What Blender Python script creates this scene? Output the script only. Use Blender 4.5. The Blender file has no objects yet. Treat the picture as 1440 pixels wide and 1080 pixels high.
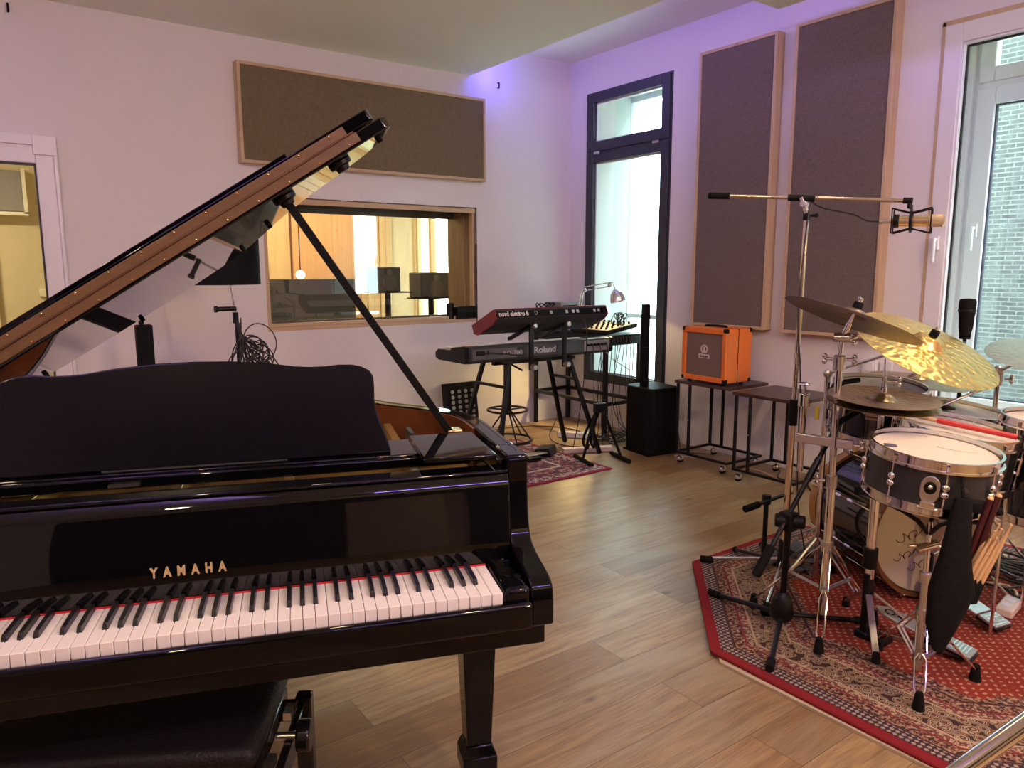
import bpy, bmesh, math, random
from mathutils import Matrix, Vector, Quaternion
from math import sin, cos, pi, radians as R
random.seed(7)
sc = bpy.context.scene
col = sc.collection

# ---------------------------------------------------------------- camera, exposure
FPX = 1044.86
cd = bpy.data.cameras.new('camera'); cam = bpy.data.objects.new('camera', cd); col.objects.link(cam)
cd.sensor_fit = 'HORIZONTAL'; cd.sensor_width = 36.0; cd.lens = 36.0 * FPX / 1440.0
cd.clip_start = 0.05; cd.clip_end = 200
_y, _p, _r = R(35.935), R(8.733), R(-0.1123)
fw = Vector((sin(_y) * cos(_p), cos(_y) * cos(_p), -sin(_p)))
rt = Vector((cos(_y), -sin(_y), 0)); up = rt.cross(fw)
rt2 = rt * cos(_r) + up * sin(_r); up2 = -rt * sin(_r) + up * cos(_r)
cm = Matrix((rt2, up2, -fw)).transposed().to_4x4(); cm.translation = (0, 0, 1.41)
cam.matrix_world = cm
sc.camera = cam
vs = sc.view_settings
vs.view_transform = 'Standard'; vs.look = 'None'; vs.gamma = 1.0; vs.use_curve_mapping = False
sc.display_settings.display_device = 'sRGB'
vs.exposure = 0.20
cy = sc.cycles
cy.use_denoising = True
cy.max_bounces = 10; cy.diffuse_bounces = 5; cy.glossy_bounces = 5; cy.transmission_bounces = 6; cy.transparent_max_bounces = 16
cy.caustics_reflective = False; cy.caustics_refractive = False
cy.sample_clamp_indirect = 4.0

# ---------------------------------------------------------------- daylight
world = bpy.data.worlds.new('overcast_sky'); sc.world = world; world.use_nodes = True
bg = world.node_tree.nodes['Background']
bg.inputs[0].default_value = (0.86, 0.98, 1.0, 1); bg.inputs[1].default_value = 21.0

def area(name, loc, look, sx, sy, power, color, portal=False, spread=180):
    l = bpy.data.lights.new(name, 'AREA'); l.shape = 'RECTANGLE'; l.size = sx; l.size_y = sy
    l.energy = power; l.color = color; l.spread = R(spread)
    o = bpy.data.objects.new(name, l); col.objects.link(o); o.location = loc
    d = Vector(look); o.rotation_euler = d.to_track_quat('-Z', 'Y').to_euler()
    if portal: l.cycles.is_portal = True
    return o
area('window_portal_black', (5.3, 4.7, 1.67), (-1, 0, 0), 1.3, 2.9, 1, (1, 1, 1), True)
area('window_portal_white', (5.3, 1.35, 1.65), (-1, 0, 0), 2.3, 2.6, 1, (1, 1, 1), True)

def spot(name, loc, look, power, color, size=120, blend=.6, rad=.06):
    l = bpy.data.lights.new(name, 'SPOT'); l.energy = power; l.color = color
    l.spot_size = R(size); l.spot_blend = blend; l.shadow_soft_size = rad
    o = bpy.data.objects.new(name, l); col.objects.link(o); o.location = loc
    o.rotation_euler = Vector(look).to_track_quat('-Z', 'Y').to_euler()
    return o
WARM = (1.0, .74, .45)
CEIL = [  # ceiling downlights behind and beside the photographer: x, y, power, aim
    (1.3, -0.7, 75, (.1, .25, -1)),
    (2.6, -0.6, 75, (.05, .3, -1)),
    (-0.9, -0.4, 60, (0, .3, -1)),
    (-1.2, 1.9, 45, (.25, .5, -1)),
    (1.1, 1.9, 40, (0.1, .9, -1)),
    (2.9, 1.9, 9, (1, .9, -.9)),  # added spot, there to brighten the lower window wall
    (2.35, .75, 30, (.25, .15, -1)),
    (3.95, .95, 46, (-.35, .25, -1)),  # added spot, there to brighten the far tom heads
]
for i, (x, y, pw, dr) in enumerate(CEIL):
    spot('ceiling_spot_light', (x, y, 2.93), dr, pw * 1.15, WARM, 115 if i >= 6 else 168, .9)
LED = (.30, .20, 1.0)
LED2 = (.50, .27, 1.0)
area('led_strip_light_right', (3.56, 2.9, 3.10), (1, 0, .05), 4.9, .03, 14, (.40, .26, 1.0))     # on top of the lowered ceiling, shining to the window wall
area('led_strip_light_left', (-0.02, 2.9, 3.10), (-1, 0, .05), 4.9, .03, 78, LED2)
area('led_strip_light_blue', (3.60, 5.25, 3.06), (.5, 1, -.4), .22, .03, 1.3, (.06, .05, 1))
area('led_strip_light_rear', (1.75, -1.27, 2.97), (.1, 1, -.55), 3.4, .025, 42, (.36, .22, 1.0))      # tape on the rear edge of the lowered ceiling
l = bpy.data.lights.new('wall_lamp_light', 'POINT'); l.energy = 190; l.color = (1.0, .64, .34); l.shadow_soft_size = .06
o = bpy.data.objects.new('wall_lamp_light', l); col.objects.link(o); o.location = (1.9, -2.92, 2.05)

# ---------------------------------------------------------------- helpers
INV = {}
class MB:
    def __init__(s): s.bm = bmesh.new()
    def box(s, a, b, M=None):
        (x0, y0, z0), (x1, y1, z1) = a, b
        vs_ = [s.bm.verts.new((x, y, z)) for x in (x0, x1) for y in (y0, y1) for z in (z0, z1)]
        for f in ((0, 1, 3, 2), (4, 6, 7, 5), (0, 4, 5, 1), (2, 3, 7, 6), (0, 2, 6, 4), (1, 5, 7, 3)):
            s.bm.faces.new([vs_[i] for i in f])
        if M is not None: bmesh.ops.transform(s.bm, matrix=M, verts=vs_)
        return s
    def boxc(s, c, d, M=None):
        return s.box([c[i] - d[i] / 2 for i in range(3)], [c[i] + d[i] / 2 for i in range(3)], M)
    def beam(s, p0, p1, w, h, upv=(0, 0, 1)):
        p0 = Vector(p0); p1 = Vector(p1); d = p1 - p0; L = d.length; z = d.normalized()
        x = Vector(upv).cross(z)
        if x.length < 1e-4: x = Vector((1, 0, 0))
        x.normalize(); y = z.cross(x)
        M = Matrix((x, y, z)).transposed().to_4x4(); M.translation = p0
        return s.box((-w / 2, -h / 2, 0), (w / 2, h / 2, L), M)
    def cyl(s, p0, p1, r, r2=None, seg=14):
        p0 = Vector(p0); p1 = Vector(p1); r2 = r if r2 is None else r2
        z = (p1 - p0).normalized(); x = z.orthogonal().normalized(); y = z.cross(x)
        a = []; b = []
        for i in range(seg):
            t = 2 * pi * i / seg; dd = x * cos(t) + y * sin(t)
            a.append(s.bm.verts.new(p0 + dd * r)); b.append(s.bm.verts.new(p1 + dd * r2))
        for i in range(seg):
            j = (i + 1) % seg; s.bm.faces.new((a[i], a[j], b[j], b[i]))
        s.bm.faces.new(a[::-1]); s.bm.faces.new(b)
        return s
    def path(s, pts, r, seg=8, smooth=0, closed=False):
        pts = [Vector(p) for p in pts]
        for _ in range(smooth):
            q = []
            n = len(pts)
            for i in range(n - (0 if closed else 1)):
                a, b = pts[i], pts[(i + 1) % n]
                q += [a * .75 + b * .25, a * .25 + b * .75]
            if not closed: q = [pts[0]] + q + [pts[-1]]
            pts = q
        n = len(pts); rings = []; prev = None
        for i, p in enumerate(pts):
            if closed: t = pts[(i + 1) % n] - pts[i - 1]
            else: t = (pts[min(i + 1, n - 1)] - pts[max(i - 1, 0)])
            t = t.normalized() if t.length > 1e-9 else Vector((0, 0, 1))
            x = t.orthogonal().normalized() if prev is None else (prev - t * prev.dot(t)).normalized()
            prev = x; y = t.cross(x)
            rr = r[i] if isinstance(r, (list, tuple)) else r
            rings.append([s.bm.verts.new(p + (x * cos(2 * pi * k / seg) + y * sin(2 * pi * k / seg)) * rr) for k in range(seg)])
        for i in range(n if closed else n - 1):
            A, B = rings[i], rings[(i + 1) % n]
            for k in range(seg):
                l = (k + 1) % seg; s.bm.faces.new((A[k], A[l], B[l], B[k]))
        if not closed:
            s.bm.faces.new(rings[0][::-1]); s.bm.faces.new(rings[-1])
        return s
    def lathe(s, prof, M=None, seg=40):
        rings = []
        new = []
        for r, z in prof:
            if r < 1e-6:
                v = s.bm.verts.new((0, 0, z)); rings.append([v]); new.append(v)
            else:
                rg = [s.bm.verts.new((r * cos(2 * pi * k / seg), r * sin(2 * pi * k / seg), z)) for k in range(seg)]
                rings.append(rg); new += rg
        for A, B in zip(rings, rings[1:]):
            for k in range(seg):
                l = (k + 1) % seg
                if len(A) == 1 and len(B) == 1: continue
                if len(A) == 1: s.bm.faces.new((A[0], B[l], B[k]))
                elif len(B) == 1: s.bm.faces.new((A[k], A[l], B[0]))
                else: s.bm.faces.new((A[k], A[l], B[l], B[k]))
        if M is not None: bmesh.ops.transform(s.bm, matrix=M, verts=new)
        return s
    def prism(s, poly, z0, z1, M=None):
        a = [s.bm.verts.new((x, y, z0)) for x, y in poly]; b = [s.bm.verts.new((x, y, z1)) for x, y in poly]
        n = len(poly)
        for i in range(n):
            j = (i + 1) % n; s.bm.faces.new((a[i], a[j], b[j], b[i]))
        s.bm.faces.new(a[::-1]); s.bm.faces.new(b)
        if M is not None: bmesh.ops.transform(s.bm, matrix=M, verts=a + b)
        return s
    def strip(s, outer, inner, z0, z1):
        """closed wall between two outlines of equal length (a rim)"""
        n = len(outer); V = lambda pl, z: [s.bm.verts.new((x, y, z)) for x, y in pl]
        o0, o1, i0, i1 = V(outer, z0), V(outer, z1), V(inner, z0), V(inner, z1)
        for k in range(n - 1):
            j = k + 1
            for q in ((o0[k], o0[j], o1[j], o1[k]), (i0[j], i0[k], i1[k], i1[j]), (o1[k], o1[j], i1[j], i1[k]), (o0[j], o0[k], i0[k], i0[j])):
                s.bm.faces.new(q)
        s.bm.faces.new((o0[0], o1[0], i1[0], i0[0])); s.bm.faces.new((o0[-1], i0[-1], i1[-1], o1[-1]))
        return s
    def sphere(s, c, r, seg=12, sc_=(1, 1, 1)):
        ret = bmesh.ops.create_uvsphere(s.bm, u_segments=seg, v_segments=max(6, seg // 2), radius=1.0)
        rr = (r * sc_[0], r * sc_[1], r * sc_[2])
        bmesh.ops.transform(s.bm, matrix=Matrix.Translation(c) @ Matrix.Diagonal((*rr, 1)), verts=ret['verts'])
        return s
    def tf(s, M):
        bmesh.ops.transform(s.bm, matrix=M, verts=s.bm.verts[:]); return s
    def build(s, name, m, parent=None, bevel=0, world=True, ang=35, seg=2):
        if parent is not None and world and parent.name in INV:
            bmesh.ops.transform(s.bm, matrix=INV[parent.name], verts=s.bm.verts[:])
        bmesh.ops.recalc_face_normals(s.bm, faces=s.bm.faces[:])
        for f in s.bm.faces: f.smooth = True
        for e in s.bm.edges:
            if len(e.link_faces) == 2 and e.calc_face_angle(0) > R(ang): e.smooth = False
        me = bpy.data.meshes.new(name); s.bm.to_mesh(me); s.bm.free()
        if m is not None: me.materials.append(m)
        o = bpy.data.objects.new(name, me); col.objects.link(o)
        if parent is not None:
            o.parent = parent
            if parent.name in INV: INV[o.name] = INV[parent.name]
        if bevel:
            md = o.modifiers.new('bevel', 'BEVEL'); md.width = bevel; md.segments = seg; md.limit_method = 'ANGLE'; md.angle_limit = R(40)
            md.harden_normals = False
        return o

def tag(o, label, cat, group=None):
    o['label'] = label; o['category'] = cat
    if group: o['group'] = group
    return o
def thing(name, label, cat, loc=(0, 0, 0), rz=0, group=None):
    o = bpy.data.objects.new(name, None); col.objects.link(o)
    o.location = loc; o.rotation_euler = (0, 0, rz); o.empty_display_size = .1
    INV[o.name] = (Matrix.Translation(loc) @ Matrix.Rotation(rz, 4, 'Z')).inverted()
    return tag(o, label, cat, group)
def struct(o):
    o['kind'] = 'structure'; return o
def copy_tree(o, parent=None):
    c = o.copy(); col.objects.link(c); c.parent = parent
    if o.name in INV: INV[c.name] = INV[o.name]
    for ch in list(o.children): copy_tree(ch, c)
    return c
def frame(c, n, xh=(1, 0, 0)):
    z = Vector(n).normalized(); x = Vector(xh); x = (x - z * x.dot(z)).normalized(); y = z.cross(x)
    M = Matrix((x, y, z)).transposed().to_4x4(); M.translation = Vector(c); return M
def text(s, name, size, M, m, parent, ext=.001, sx=1.0, align='LEFT', bold=0.0, space=1.0):
    c = bpy.data.curves.new(name, 'FONT'); c.body = s; c.size = size; c.extrude = ext; c.align_x = align; c.align_y = 'CENTER'
    c.offset = bold; c.space_character = space
    c.materials.append(m)
    tmp = bpy.data.objects.new(name, c); col.objects.link(tmp)
    dg = bpy.context.evaluated_depsgraph_get(); dg.update()
    me = bpy.data.meshes.new_from_object(tmp.evaluated_get(dg)); me.name = name
    bpy.data.objects.remove(tmp); bpy.data.curves.remove(c)
    o = bpy.data.objects.new(name, me); col.objects.link(o); o.parent = parent
    I = INV.get(parent.name, Matrix())
    o.matrix_local = I @ M @ Matrix.Diagonal((sx, 1, 1, 1))
    return o

# ---------------------------------------------------------------- materials
def nodes(name):
    m = bpy.data.materials.new(name); m.use_nodes = True; nt = m.node_tree
    return m, nt, nt.nodes['Principled BSDF']
def mat(name, c, rough=.5, metal=0, coat=0, spec=.5, emit=None, es=1, bump=0, bscale=100, var=0):
    m, nt, b = nodes(name)
    b.inputs['Base Color'].default_value = (*c, 1); b.inputs['Roughness'].default_value = rough
    b.inputs['Metallic'].default_value = metal; b.inputs['Coat Weight'].default_value = coat
    b.inputs['Coat Roughness'].default_value = .03; b.inputs['Specular IOR Level'].default_value = spec
    if emit: b.inputs['Emission Color'].default_value = (*emit, 1); b.inputs['Emission Strength'].default_value = es
    if bump or var:
        tc = nt.nodes.new('ShaderNodeTexCoord'); n = nt.nodes.new('ShaderNodeTexNoise')
        n.inputs['Scale'].default_value = bscale; n.inputs['Detail'].default_value = 4
        nt.links.new(tc.outputs['Object'], n.inputs['Vector'])
        if bump:
            bp = nt.nodes.new('ShaderNodeBump'); bp.inputs['Strength'].default_value = bump; bp.inputs['Distance'].default_value = .01
            nt.links.new(n.outputs['Fac'], bp.inputs['Height']); nt.links.new(bp.outputs[0], b.inputs['Normal'])
        if var:
            mx = nt.nodes.new('ShaderNodeMix'); mx.data_type = 'RGBA'
            mx.inputs[6].default_value = (*[v * (1 - var) for v in c], 1); mx.inputs[7].default_value = (*[min(1, v * (1 + var)) for v in c], 1)
            nt.links.new(n.outputs['Fac'], mx.inputs[0]); nt.links.new(mx.outputs[2], b.inputs['Base Color'])
    return m
class N:
    """tiny node-graph helper"""
    def __init__(s, nt): s.nt = nt
    def add(s, t, **k):
        n = s.nt.nodes.new(t)
        for a, v in k.items(): setattr(n, a, v)
        return n
    def L(s, a, b): s.nt.links.new(a, b)
    def m(s, op, a, b=None, c=None, clamp=False):
        n = s.add('ShaderNodeMath', operation=op, use_clamp=clamp)
        for i, v in enumerate((a, b, c)):
            if v is None: continue
            if hasattr(v, 'type') and hasattr(v, 'is_output'): s.L(v, n.inputs[i])
            else: n.inputs[i].default_value = v
        return n.outputs[0]
    def mix(s, f, a, b):
        n = s.add('ShaderNodeMix', data_type='RGBA')
        for i, v in ((0, f), (6, a), (7, b)):
            if hasattr(v, 'is_output'): s.L(v, n.inputs[i])
            elif i: n.inputs[i].default_value = (*v, 1)
            else: n.inputs[i].default_value = v
        return n.outputs[2]
    def ramp(s, f, stops, interp='LINEAR'):
        n = s.add('ShaderNodeValToRGB'); cr = n.color_ramp; cr.interpolation = interp
        while len(cr.elements) < len(stops): cr.elements.new(.5)
        for e, (p, c) in zip(cr.elements, stops): e.position = p; e.color = (*c, 1)
        s.L(f, n.inputs[0]); return n.outputs[0]
    def noise(s, v, scale, detail=3, rough=.5):
        n = s.add('ShaderNodeTexNoise'); n.inputs['Scale'].default_value = scale; n.inputs['Detail'].default_value = detail
        n.inputs['Roughness'].default_value = rough; s.L(v, n.inputs['Vector']); return n.outputs['Fac']
    def mapping(s, v, scale=(1, 1, 1), loc=(0, 0, 0), rot=(0, 0, 0)):
        n = s.add('ShaderNodeMapping'); n.inputs['Scale'].default_value = scale; n.inputs['Location'].default_value = loc
        n.inputs['Rotation'].default_value = rot; s.L(v, n.inputs['Vector']); return n.outputs[0]

def plank_floor():
    m, nt, b = nodes('plank_floor'); g = N(nt)
    v = g.add('ShaderNodeTexCoord').outputs['Object']
    vv = g.mapping(v, loc=(.55, -.004, 0))
    br = g.add('ShaderNodeTexBrick'); g.L(vv, br.inputs['Vector'])
    br.offset = .37; br.offset_frequency = 2; br.squash = 1
    for k, x in dict(Scale=1.0).items(): br.inputs[k].default_value = x
    br.inputs['Mortar Size'].default_value = .0012; br.inputs['Mortar Smooth'].default_value = .3
    br.inputs['Brick Width'].default_value = 1.45; br.inputs['Row Height'].default_value = .18
    br.inputs['Color1'].default_value = (0, 0, 0, 1); br.inputs['Color2'].default_value = (1, 1, 1, 1); br.inputs['Mortar'].default_value = (.5, .5, .5, 1)
    sep = g.add('ShaderNodeSeparateColor'); g.L(br.outputs['Color'], sep.inputs[0]); rnd = sep.outputs[0]
    # shift the grain of every board by its own random value
    cmb = g.add('ShaderNodeCombineXYZ'); g.L(g.m('MULTIPLY', rnd, 13.0), cmb.inputs[0]); g.L(g.m('MULTIPLY', rnd, 7.0), cmb.inputs[1])
    add = g.add('ShaderNodeVectorMath', operation='ADD'); g.L(v, add.inputs[0]); g.L(cmb.outputs[0], add.inputs[1])
    warp = g.noise(add.outputs[0], 1.6, 2); wv = g.add('ShaderNodeCombineXYZ'); g.L(g.m('MULTIPLY', warp, .10), wv.inputs[1])
    av = g.add('ShaderNodeVectorMath', operation='ADD'); g.L(add.outputs[0], av.inputs[0]); g.L(wv.outputs[0], av.inputs[1]); V = av.outputs[0]
    n1 = g.noise(g.mapping(V, scale=(1.0, 12, 1)), 3.0, 6, .65); n2 = g.noise(g.mapping(V, scale=(2.2, 62, 1)), 3.4, 5, .65)
    wash = g.noise(g.mapping(V, scale=(.8, 2.4, 1)), 1.8, 4)
    base = g.ramp(rnd, [(0, (.19, .105, .044)), (.3, (.37, .235, .105)), (.5, (.27, .170, .080)), (.75, (.43, .30, .150)), (1, (.24, .150, .075))])
    c = g.mix(g.ramp(n1, [(.40, (0, 0, 0)), (.72, (1, 1, 1))]), base, (.17, .095, .040))
    c = g.mix(g.m('MULTIPLY', g.ramp(n2, [(.48, (0, 0, 0)), (.70, (1, 1, 1))]), .5), c, (.10, .055, .024))
    c = g.mix(g.m('MULTIPLY', g.ramp(wash, [(.48, (0, 0, 0)), (.68, (1, 1, 1))]), .5), c, (.36, .30, .20))
    vo = g.add('ShaderNodeTexVoronoi'); vo.inputs['Scale'].default_value = 2.9; g.L(g.mapping(V, scale=(.7, 1.5, 1)), vo.inputs['Vector'])
    knot = g.ramp(vo.outputs['Distance'], [(.0, (1, 1, 1)), (.035, (.85, .85, .85)), (.06, (.25, .25, .25)), (.10, (0, 0, 0))])
    c = g.mix(g.m('MULTIPLY', knot, .85), c, (.075, .030, .012))
    c = g.mix(br.outputs['Fac'], c, (.07, .035, .018))
    g.L(c, b.inputs['Base Color'])
    g.L(g.m('ADD', g.m('MULTIPLY', n2, .35), .16), b.inputs['Roughness'])
    bp = g.add('ShaderNodeBump'); bp.inputs['Strength'].default_value = .35; bp.inputs['Distance'].default_value = .003
    g.L(g.m('SUBTRACT', n2, g.m('MULTIPLY', br.outputs['Fac'], 2.0)), bp.inputs['Height']); g.L(bp.outputs[0], b.inputs['Normal'])
    return m

def pine(name, c=(.60, .44, .27), dark=(.34, .2, .09), axis=2, rough=.5):
    m, nt, b = nodes(name); g = N(nt); v = g.add('ShaderNodeTexCoord').outputs['Object']
    s_ = [16, 16, 16]; s_[axis] = .9
    n1 = g.noise(g.mapping(v, scale=s_), 3, 5, .6)
    cc = g.mix(g.ramp(n1, [(.35, (0, 0, 0)), (.75, (1, 1, 1))]), c, tuple((a + d) / 2 for a, d in zip(c, dark)))
    vo = g.add('ShaderNodeTexVoronoi'); vo.inputs['Scale'].default_value = 4.5
    s2 = [1.3, 1.3, 1.3]; s2[axis] = .8
    g.L(g.mapping(v, scale=s2), vo.inputs['Vector'])
    cc = g.mix(g.m('MULTIPLY', g.ramp(vo.outputs['Distance'], [(.0, (1, 1, 1)), (.06, (.7, .7, .7)), (.1, (0, 0, 0))]), .8), cc, dark)
    g.L(cc, b.inputs['Base Color']); b.inputs['Roughness'].default_value = rough
    return m

def cloth(name, c, c2, s1=(40, 40, 6), bump=.35):
    m, nt, b = nodes(name); g = N(nt); v = g.add('ShaderNodeTexCoord').outputs['Object']
    n1 = g.noise(g.mapping(v, scale=s1), 8, 3, .6); n2 = g.noise(v, 3, 3)
    n3 = g.noise(g.mapping(v, scale=(s1[2], s1[2], s1[0])), 8, 3, .6)
    f = g.ramp(g.m('ADD', g.m('MULTIPLY', n1, .6), g.m('MULTIPLY', n3, .4)), [(.38, (0, 0, 0)), (.62, (1, 1, 1))])
    cc = g.mix(f, c, c2); cc = g.mix(g.m('MULTIPLY', n2, .25), cc, c)
    g.L(cc, b.inputs['Base Color']); b.inputs['Roughness'].default_value = .9; b.inputs['Specular IOR Level'].default_value = .15
    bp = g.add('ShaderNodeBump'); bp.inputs['Strength'].default_value = bump; bp.inputs['Distance'].default_value = .003
    g.L(n1, bp.inputs['Height']); g.L(bp.outputs[0], b.inputs['Normal'])
    return m

def glass_mat(name, tint=(.93, .98, .97), refl=.07):
    m = bpy.data.materials.new(name); m.use_nodes = True; nt = m.node_tree; nt.nodes.clear(); g = N(nt)
    o = g.add('ShaderNodeOutputMaterial'); t = g.add('ShaderNodeBsdfTransparent'); t.inputs[0].default_value = (*tint, 1)
    gl = g.add('ShaderNodeBsdfGlossy'); gl.inputs['Roughness'].default_value = .01
    lw = g.add('ShaderNodeLayerWeight'); lw.inputs['Blend'].default_value = .5
    mx = g.add('ShaderNodeMixShader'); g.L(g.m('ADD', g.m('MULTIPLY', g.m('POWER', lw.outputs['Facing'], 4.0), .6), refl * .5, clamp=True), mx.inputs[0])
    g.L(t.outputs[0], mx.inputs[1]); g.L(gl.outputs[0], mx.inputs[2]); g.L(mx.outputs[0], o.inputs[0])
    return m

def brick_mat():
    m, nt, b = nodes('pale_brick'); g = N(nt); v = g.add('ShaderNodeTexCoord').outputs['Object']
    vm = g.mapping(v, rot=(0, R(90), R(90)))
    sx = g.add('ShaderNodeSeparateXYZ'); g.L(v, sx.inputs[0])
    cb = g.add('ShaderNodeCombineXYZ'); g.L(sx.outputs[1], cb.inputs[0]); g.L(sx.outputs[2], cb.inputs[1])
    br = g.add('ShaderNodeTexBrick'); g.L(cb.outputs[0], br.inputs['Vector'])
    br.inputs['Scale'].default_value = 1; br.inputs['Brick Width'].default_value = .18; br.inputs['Row Height'].default_value = .056
    br.inputs['Mortar Size'].default_value = .007
    br.inputs['Color1'].default_value = (.014, .0135, .013, 1); br.inputs['Color2'].default_value = (.031, .029, .028, 1); br.inputs['Mortar'].default_value = (.072, .070, .066, 1)
    n = g.noise(v, 5, 5, .7)
    c = g.mix(g.ramp(n, [(.45, (0, 0, 0)), (.7, (1, 1, 1))]), br.outputs['Color'], (.045, .046, .045))
    g.L(c, b.inputs['Base Color']); b.inputs['Roughness'].default_value = .9
    return m

def rug_mat(cx, cy, ap):
    """octagonal persian rug: bands follow the distance from the eight edges"""
    m, nt, b = nodes('octagonal_rug'); g = N(nt); v = g.add('ShaderNodeTexCoord').outputs['Object']
    sp = g.add('ShaderNodeSeparateXYZ'); g.L(v, sp.inputs[0])
    ax = g.m('ABSOLUTE', sp.outputs[0]); ay = g.m('ABSOLUTE', sp.outputs[1])
    dg = g.m('MULTIPLY', g.m('ADD', ax, ay), .70711)
    d = g.m('SUBTRACT', ap, g.m('MAXIMUM', g.m('MAXIMUM', ax, ay), dg))      # distance in from the edge
    n_f = g.noise(v, 75, 3, .7); n_m = g.noise(v, 15, 3, .6)
    busy = g.ramp(n_f, [(.40, (.04, .028, .03)), (.47, (.22, .07, .05)), (.52, (.27, .19, .12)), (.60, (.38, .28, .18))], 'CONSTANT')
    dark = g.ramp(n_f, [(.42, (.42, .30, .2)), (.48, (.10, .05, .05)), (.58, (.28, .06, .045))], 'CONSTANT')
    vo = g.add('ShaderNodeTexVoronoi'); vo.inputs['Scale'].default_value = 32; vo.feature = 'F1'; g.L(g.mapping(v, scale=(1, 1, 1)), vo.inputs['Vector'])
    flower = g.ramp(vo.outputs['Distance'], [(.0, (.20, .05, .04)), (.14, (.03, .03, .04)), (.24, (.34, .25, .16)), (.33, (.09, .045, .035)), (.42, (.38, .29, .19)), (.52, (.13, .06, .04)), (.60, (.30, .21, .13)), (.68, (.05, .03, .03))], 'CONSTANT')
    # row of small teeth near the red edge
    th = g.m('SINE', g.m('MULTIPLY', g.m('ADD', sp.outputs[0], g.m('MULTIPLY', sp.outputs[1], 1.0)), 170.0))
    th2 = g.m('SINE', g.m('MULTIPLY', g.m('SUBTRACT', sp.outputs[0], sp.outputs[1]), 170.0))
    tooth = g.mix(g.m('GREATER_THAN', g.m('MULTIPLY', th, th2), .12), (.05, .03, .04), (.33, .26, .20))
    # field: red with rows of pale motifs
    mx_ = g.m('SINE', g.m('MULTIPLY', sp.outputs[0], 150.0)); my_ = g.m('SINE', g.m('MULTIPLY', sp.outputs[1], 170.0))
    mot = g.m('ADD', g.m('MULTIPLY', mx_, my_), g.m('MULTIPLY', g.m('SUBTRACT', n_f, .5), 3.5))
    field = g.mix(g.m('GREATER_THAN', mot, .62), (.23, .035, .022), (.42, .26, .17))
    def band(c, lo, x): return g.mix(g.m('GREATER_THAN', d, lo), c, x)
    red = (.20, .017, .022)
    c = band(red, .040, tooth)
    c = band(c, .088, (.07, .035, .035)); c = band(c, .096, busy)
    c = band(c, .135, (.20, .03, .03)); c = band(c, .143, dark); c = band(c, .172, (.42, .30, .19)); c = band(c, .180, flower)
    c = band(c, .300, (.42, .30, .19)); c = band(c, .308, dark); c = band(c, .338, (.20, .03, .03)); c = band(c, .346, busy)
    c = band(c, .392, (.06, .03, .03)); c = band(c, .402, busy)
    scal = g.m('ADD', .418, g.m('MULTIPLY', g.m('ABSOLUTE', g.m('SINE', g.m('MULTIPLY', g.m('SUBTRACT', sp.outputs[0], sp.outputs[1]), 11.0))), .035))
    c = g.mix(g.m('GREATER_THAN', d, scal), c, field)
    g.L(c, b.inputs['Base Color']); b.inputs['Roughness'].default_value = .95; b.inputs['Specular IOR Level'].default_value = .1
    bp = g.add('ShaderNodeBump'); bp.inputs['Strength'].default_value = .4; bp.inputs['Distance'].default_value = .004
    g.L(g.noise(v, 260, 2), bp.inputs['Height']); g.L(bp.outputs[0], b.inputs['Normal'])
    return m

def rug2_mat(hx, hy):
    m, nt, b = nodes('wine_rug'); g = N(nt); v = g.add('ShaderNodeTexCoord').outputs['Object']
    sp = g.add('ShaderNodeSeparateXYZ'); g.L(v, sp.inputs[0])
    d = g.m('MINIMUM', g.m('SUBTRACT', hx, g.m('ABSOLUTE', sp.outputs[0])), g.m('SUBTRACT', hy, g.m('ABSOLUTE', sp.outputs[1])))
    n_f = g.noise(v, 22, 5, .75)
    fl = g.ramp(n_f, [(.40, (.07, .05, .08)), (.47, (.17, .03, .045)), (.54, (.40, .33, .30)), (.58, (.15, .03, .04)), (.63, (.45, .40, .36))], 'CONSTANT')
    fl2 = g.ramp(n_f, [(.43, (.10, .04, .06)), (.50, (.48, .42, .38)), (.57, (.20, .05, .06))], 'CONSTANT')
    c = g.mix(g.m('GREATER_THAN', d, .03), (.22, .02, .05), fl2); c = g.mix(g.m('GREATER_THAN', d, .10), c, fl)
    c = g.mix(g.m('LESS_THAN', g.m('ABSOLUTE', g.m('SUBTRACT', d, .26)), .012), c, (.42, .36, .32))
    g.L(c, b.inputs['Base Color']); b.inputs['Roughness'].default_value = .95; b.inputs['Specular IOR Level'].default_value = .1
    return m

def cymbal_mat(name, c, c2, rough=.22, ham=.5, hs=55):
    m, nt, b = nodes(name); g = N(nt); v = g.add('ShaderNodeTexCoord').outputs['Object']
    vo = g.add('ShaderNodeTexVoronoi'); vo.inputs['Scale'].default_value = hs; vo.feature = 'SMOOTH_F1'; g.L(v, vo.inputs['Vector'])
    gr = g.add('ShaderNodeVectorMath', operation='LENGTH'); g.L(v, gr.inputs[0])
    rings = g.m('SINE', g.m('MULTIPLY', gr.outputs['Value'], 1400.0))
    spots = g.ramp(vo.outputs['Distance'], [(.15, (1, 1, 1)), (.45, (.0, .0, .0))])
    cc = g.mix(g.noise(v, 9, 4), c, c2)
    g.L(g.mix(g.m('MULTIPLY', spots, ham * .35), cc, tuple(x * .5 for x in c2)), b.inputs['Base Color']); b.inputs['Metallic'].default_value = 1; b.inputs['Roughness'].default_value = rough
    bp = g.add('ShaderNodeBump'); bp.inputs['Strength'].default_value = min(1, ham); bp.inputs['Distance'].default_value = .008
    g.L(g.m('ADD', vo.outputs['Distance'], g.m('MULTIPLY', rings, .03)), bp.inputs['Height']); g.L(bp.outputs[0], b.inputs['Normal'])
    return m

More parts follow.
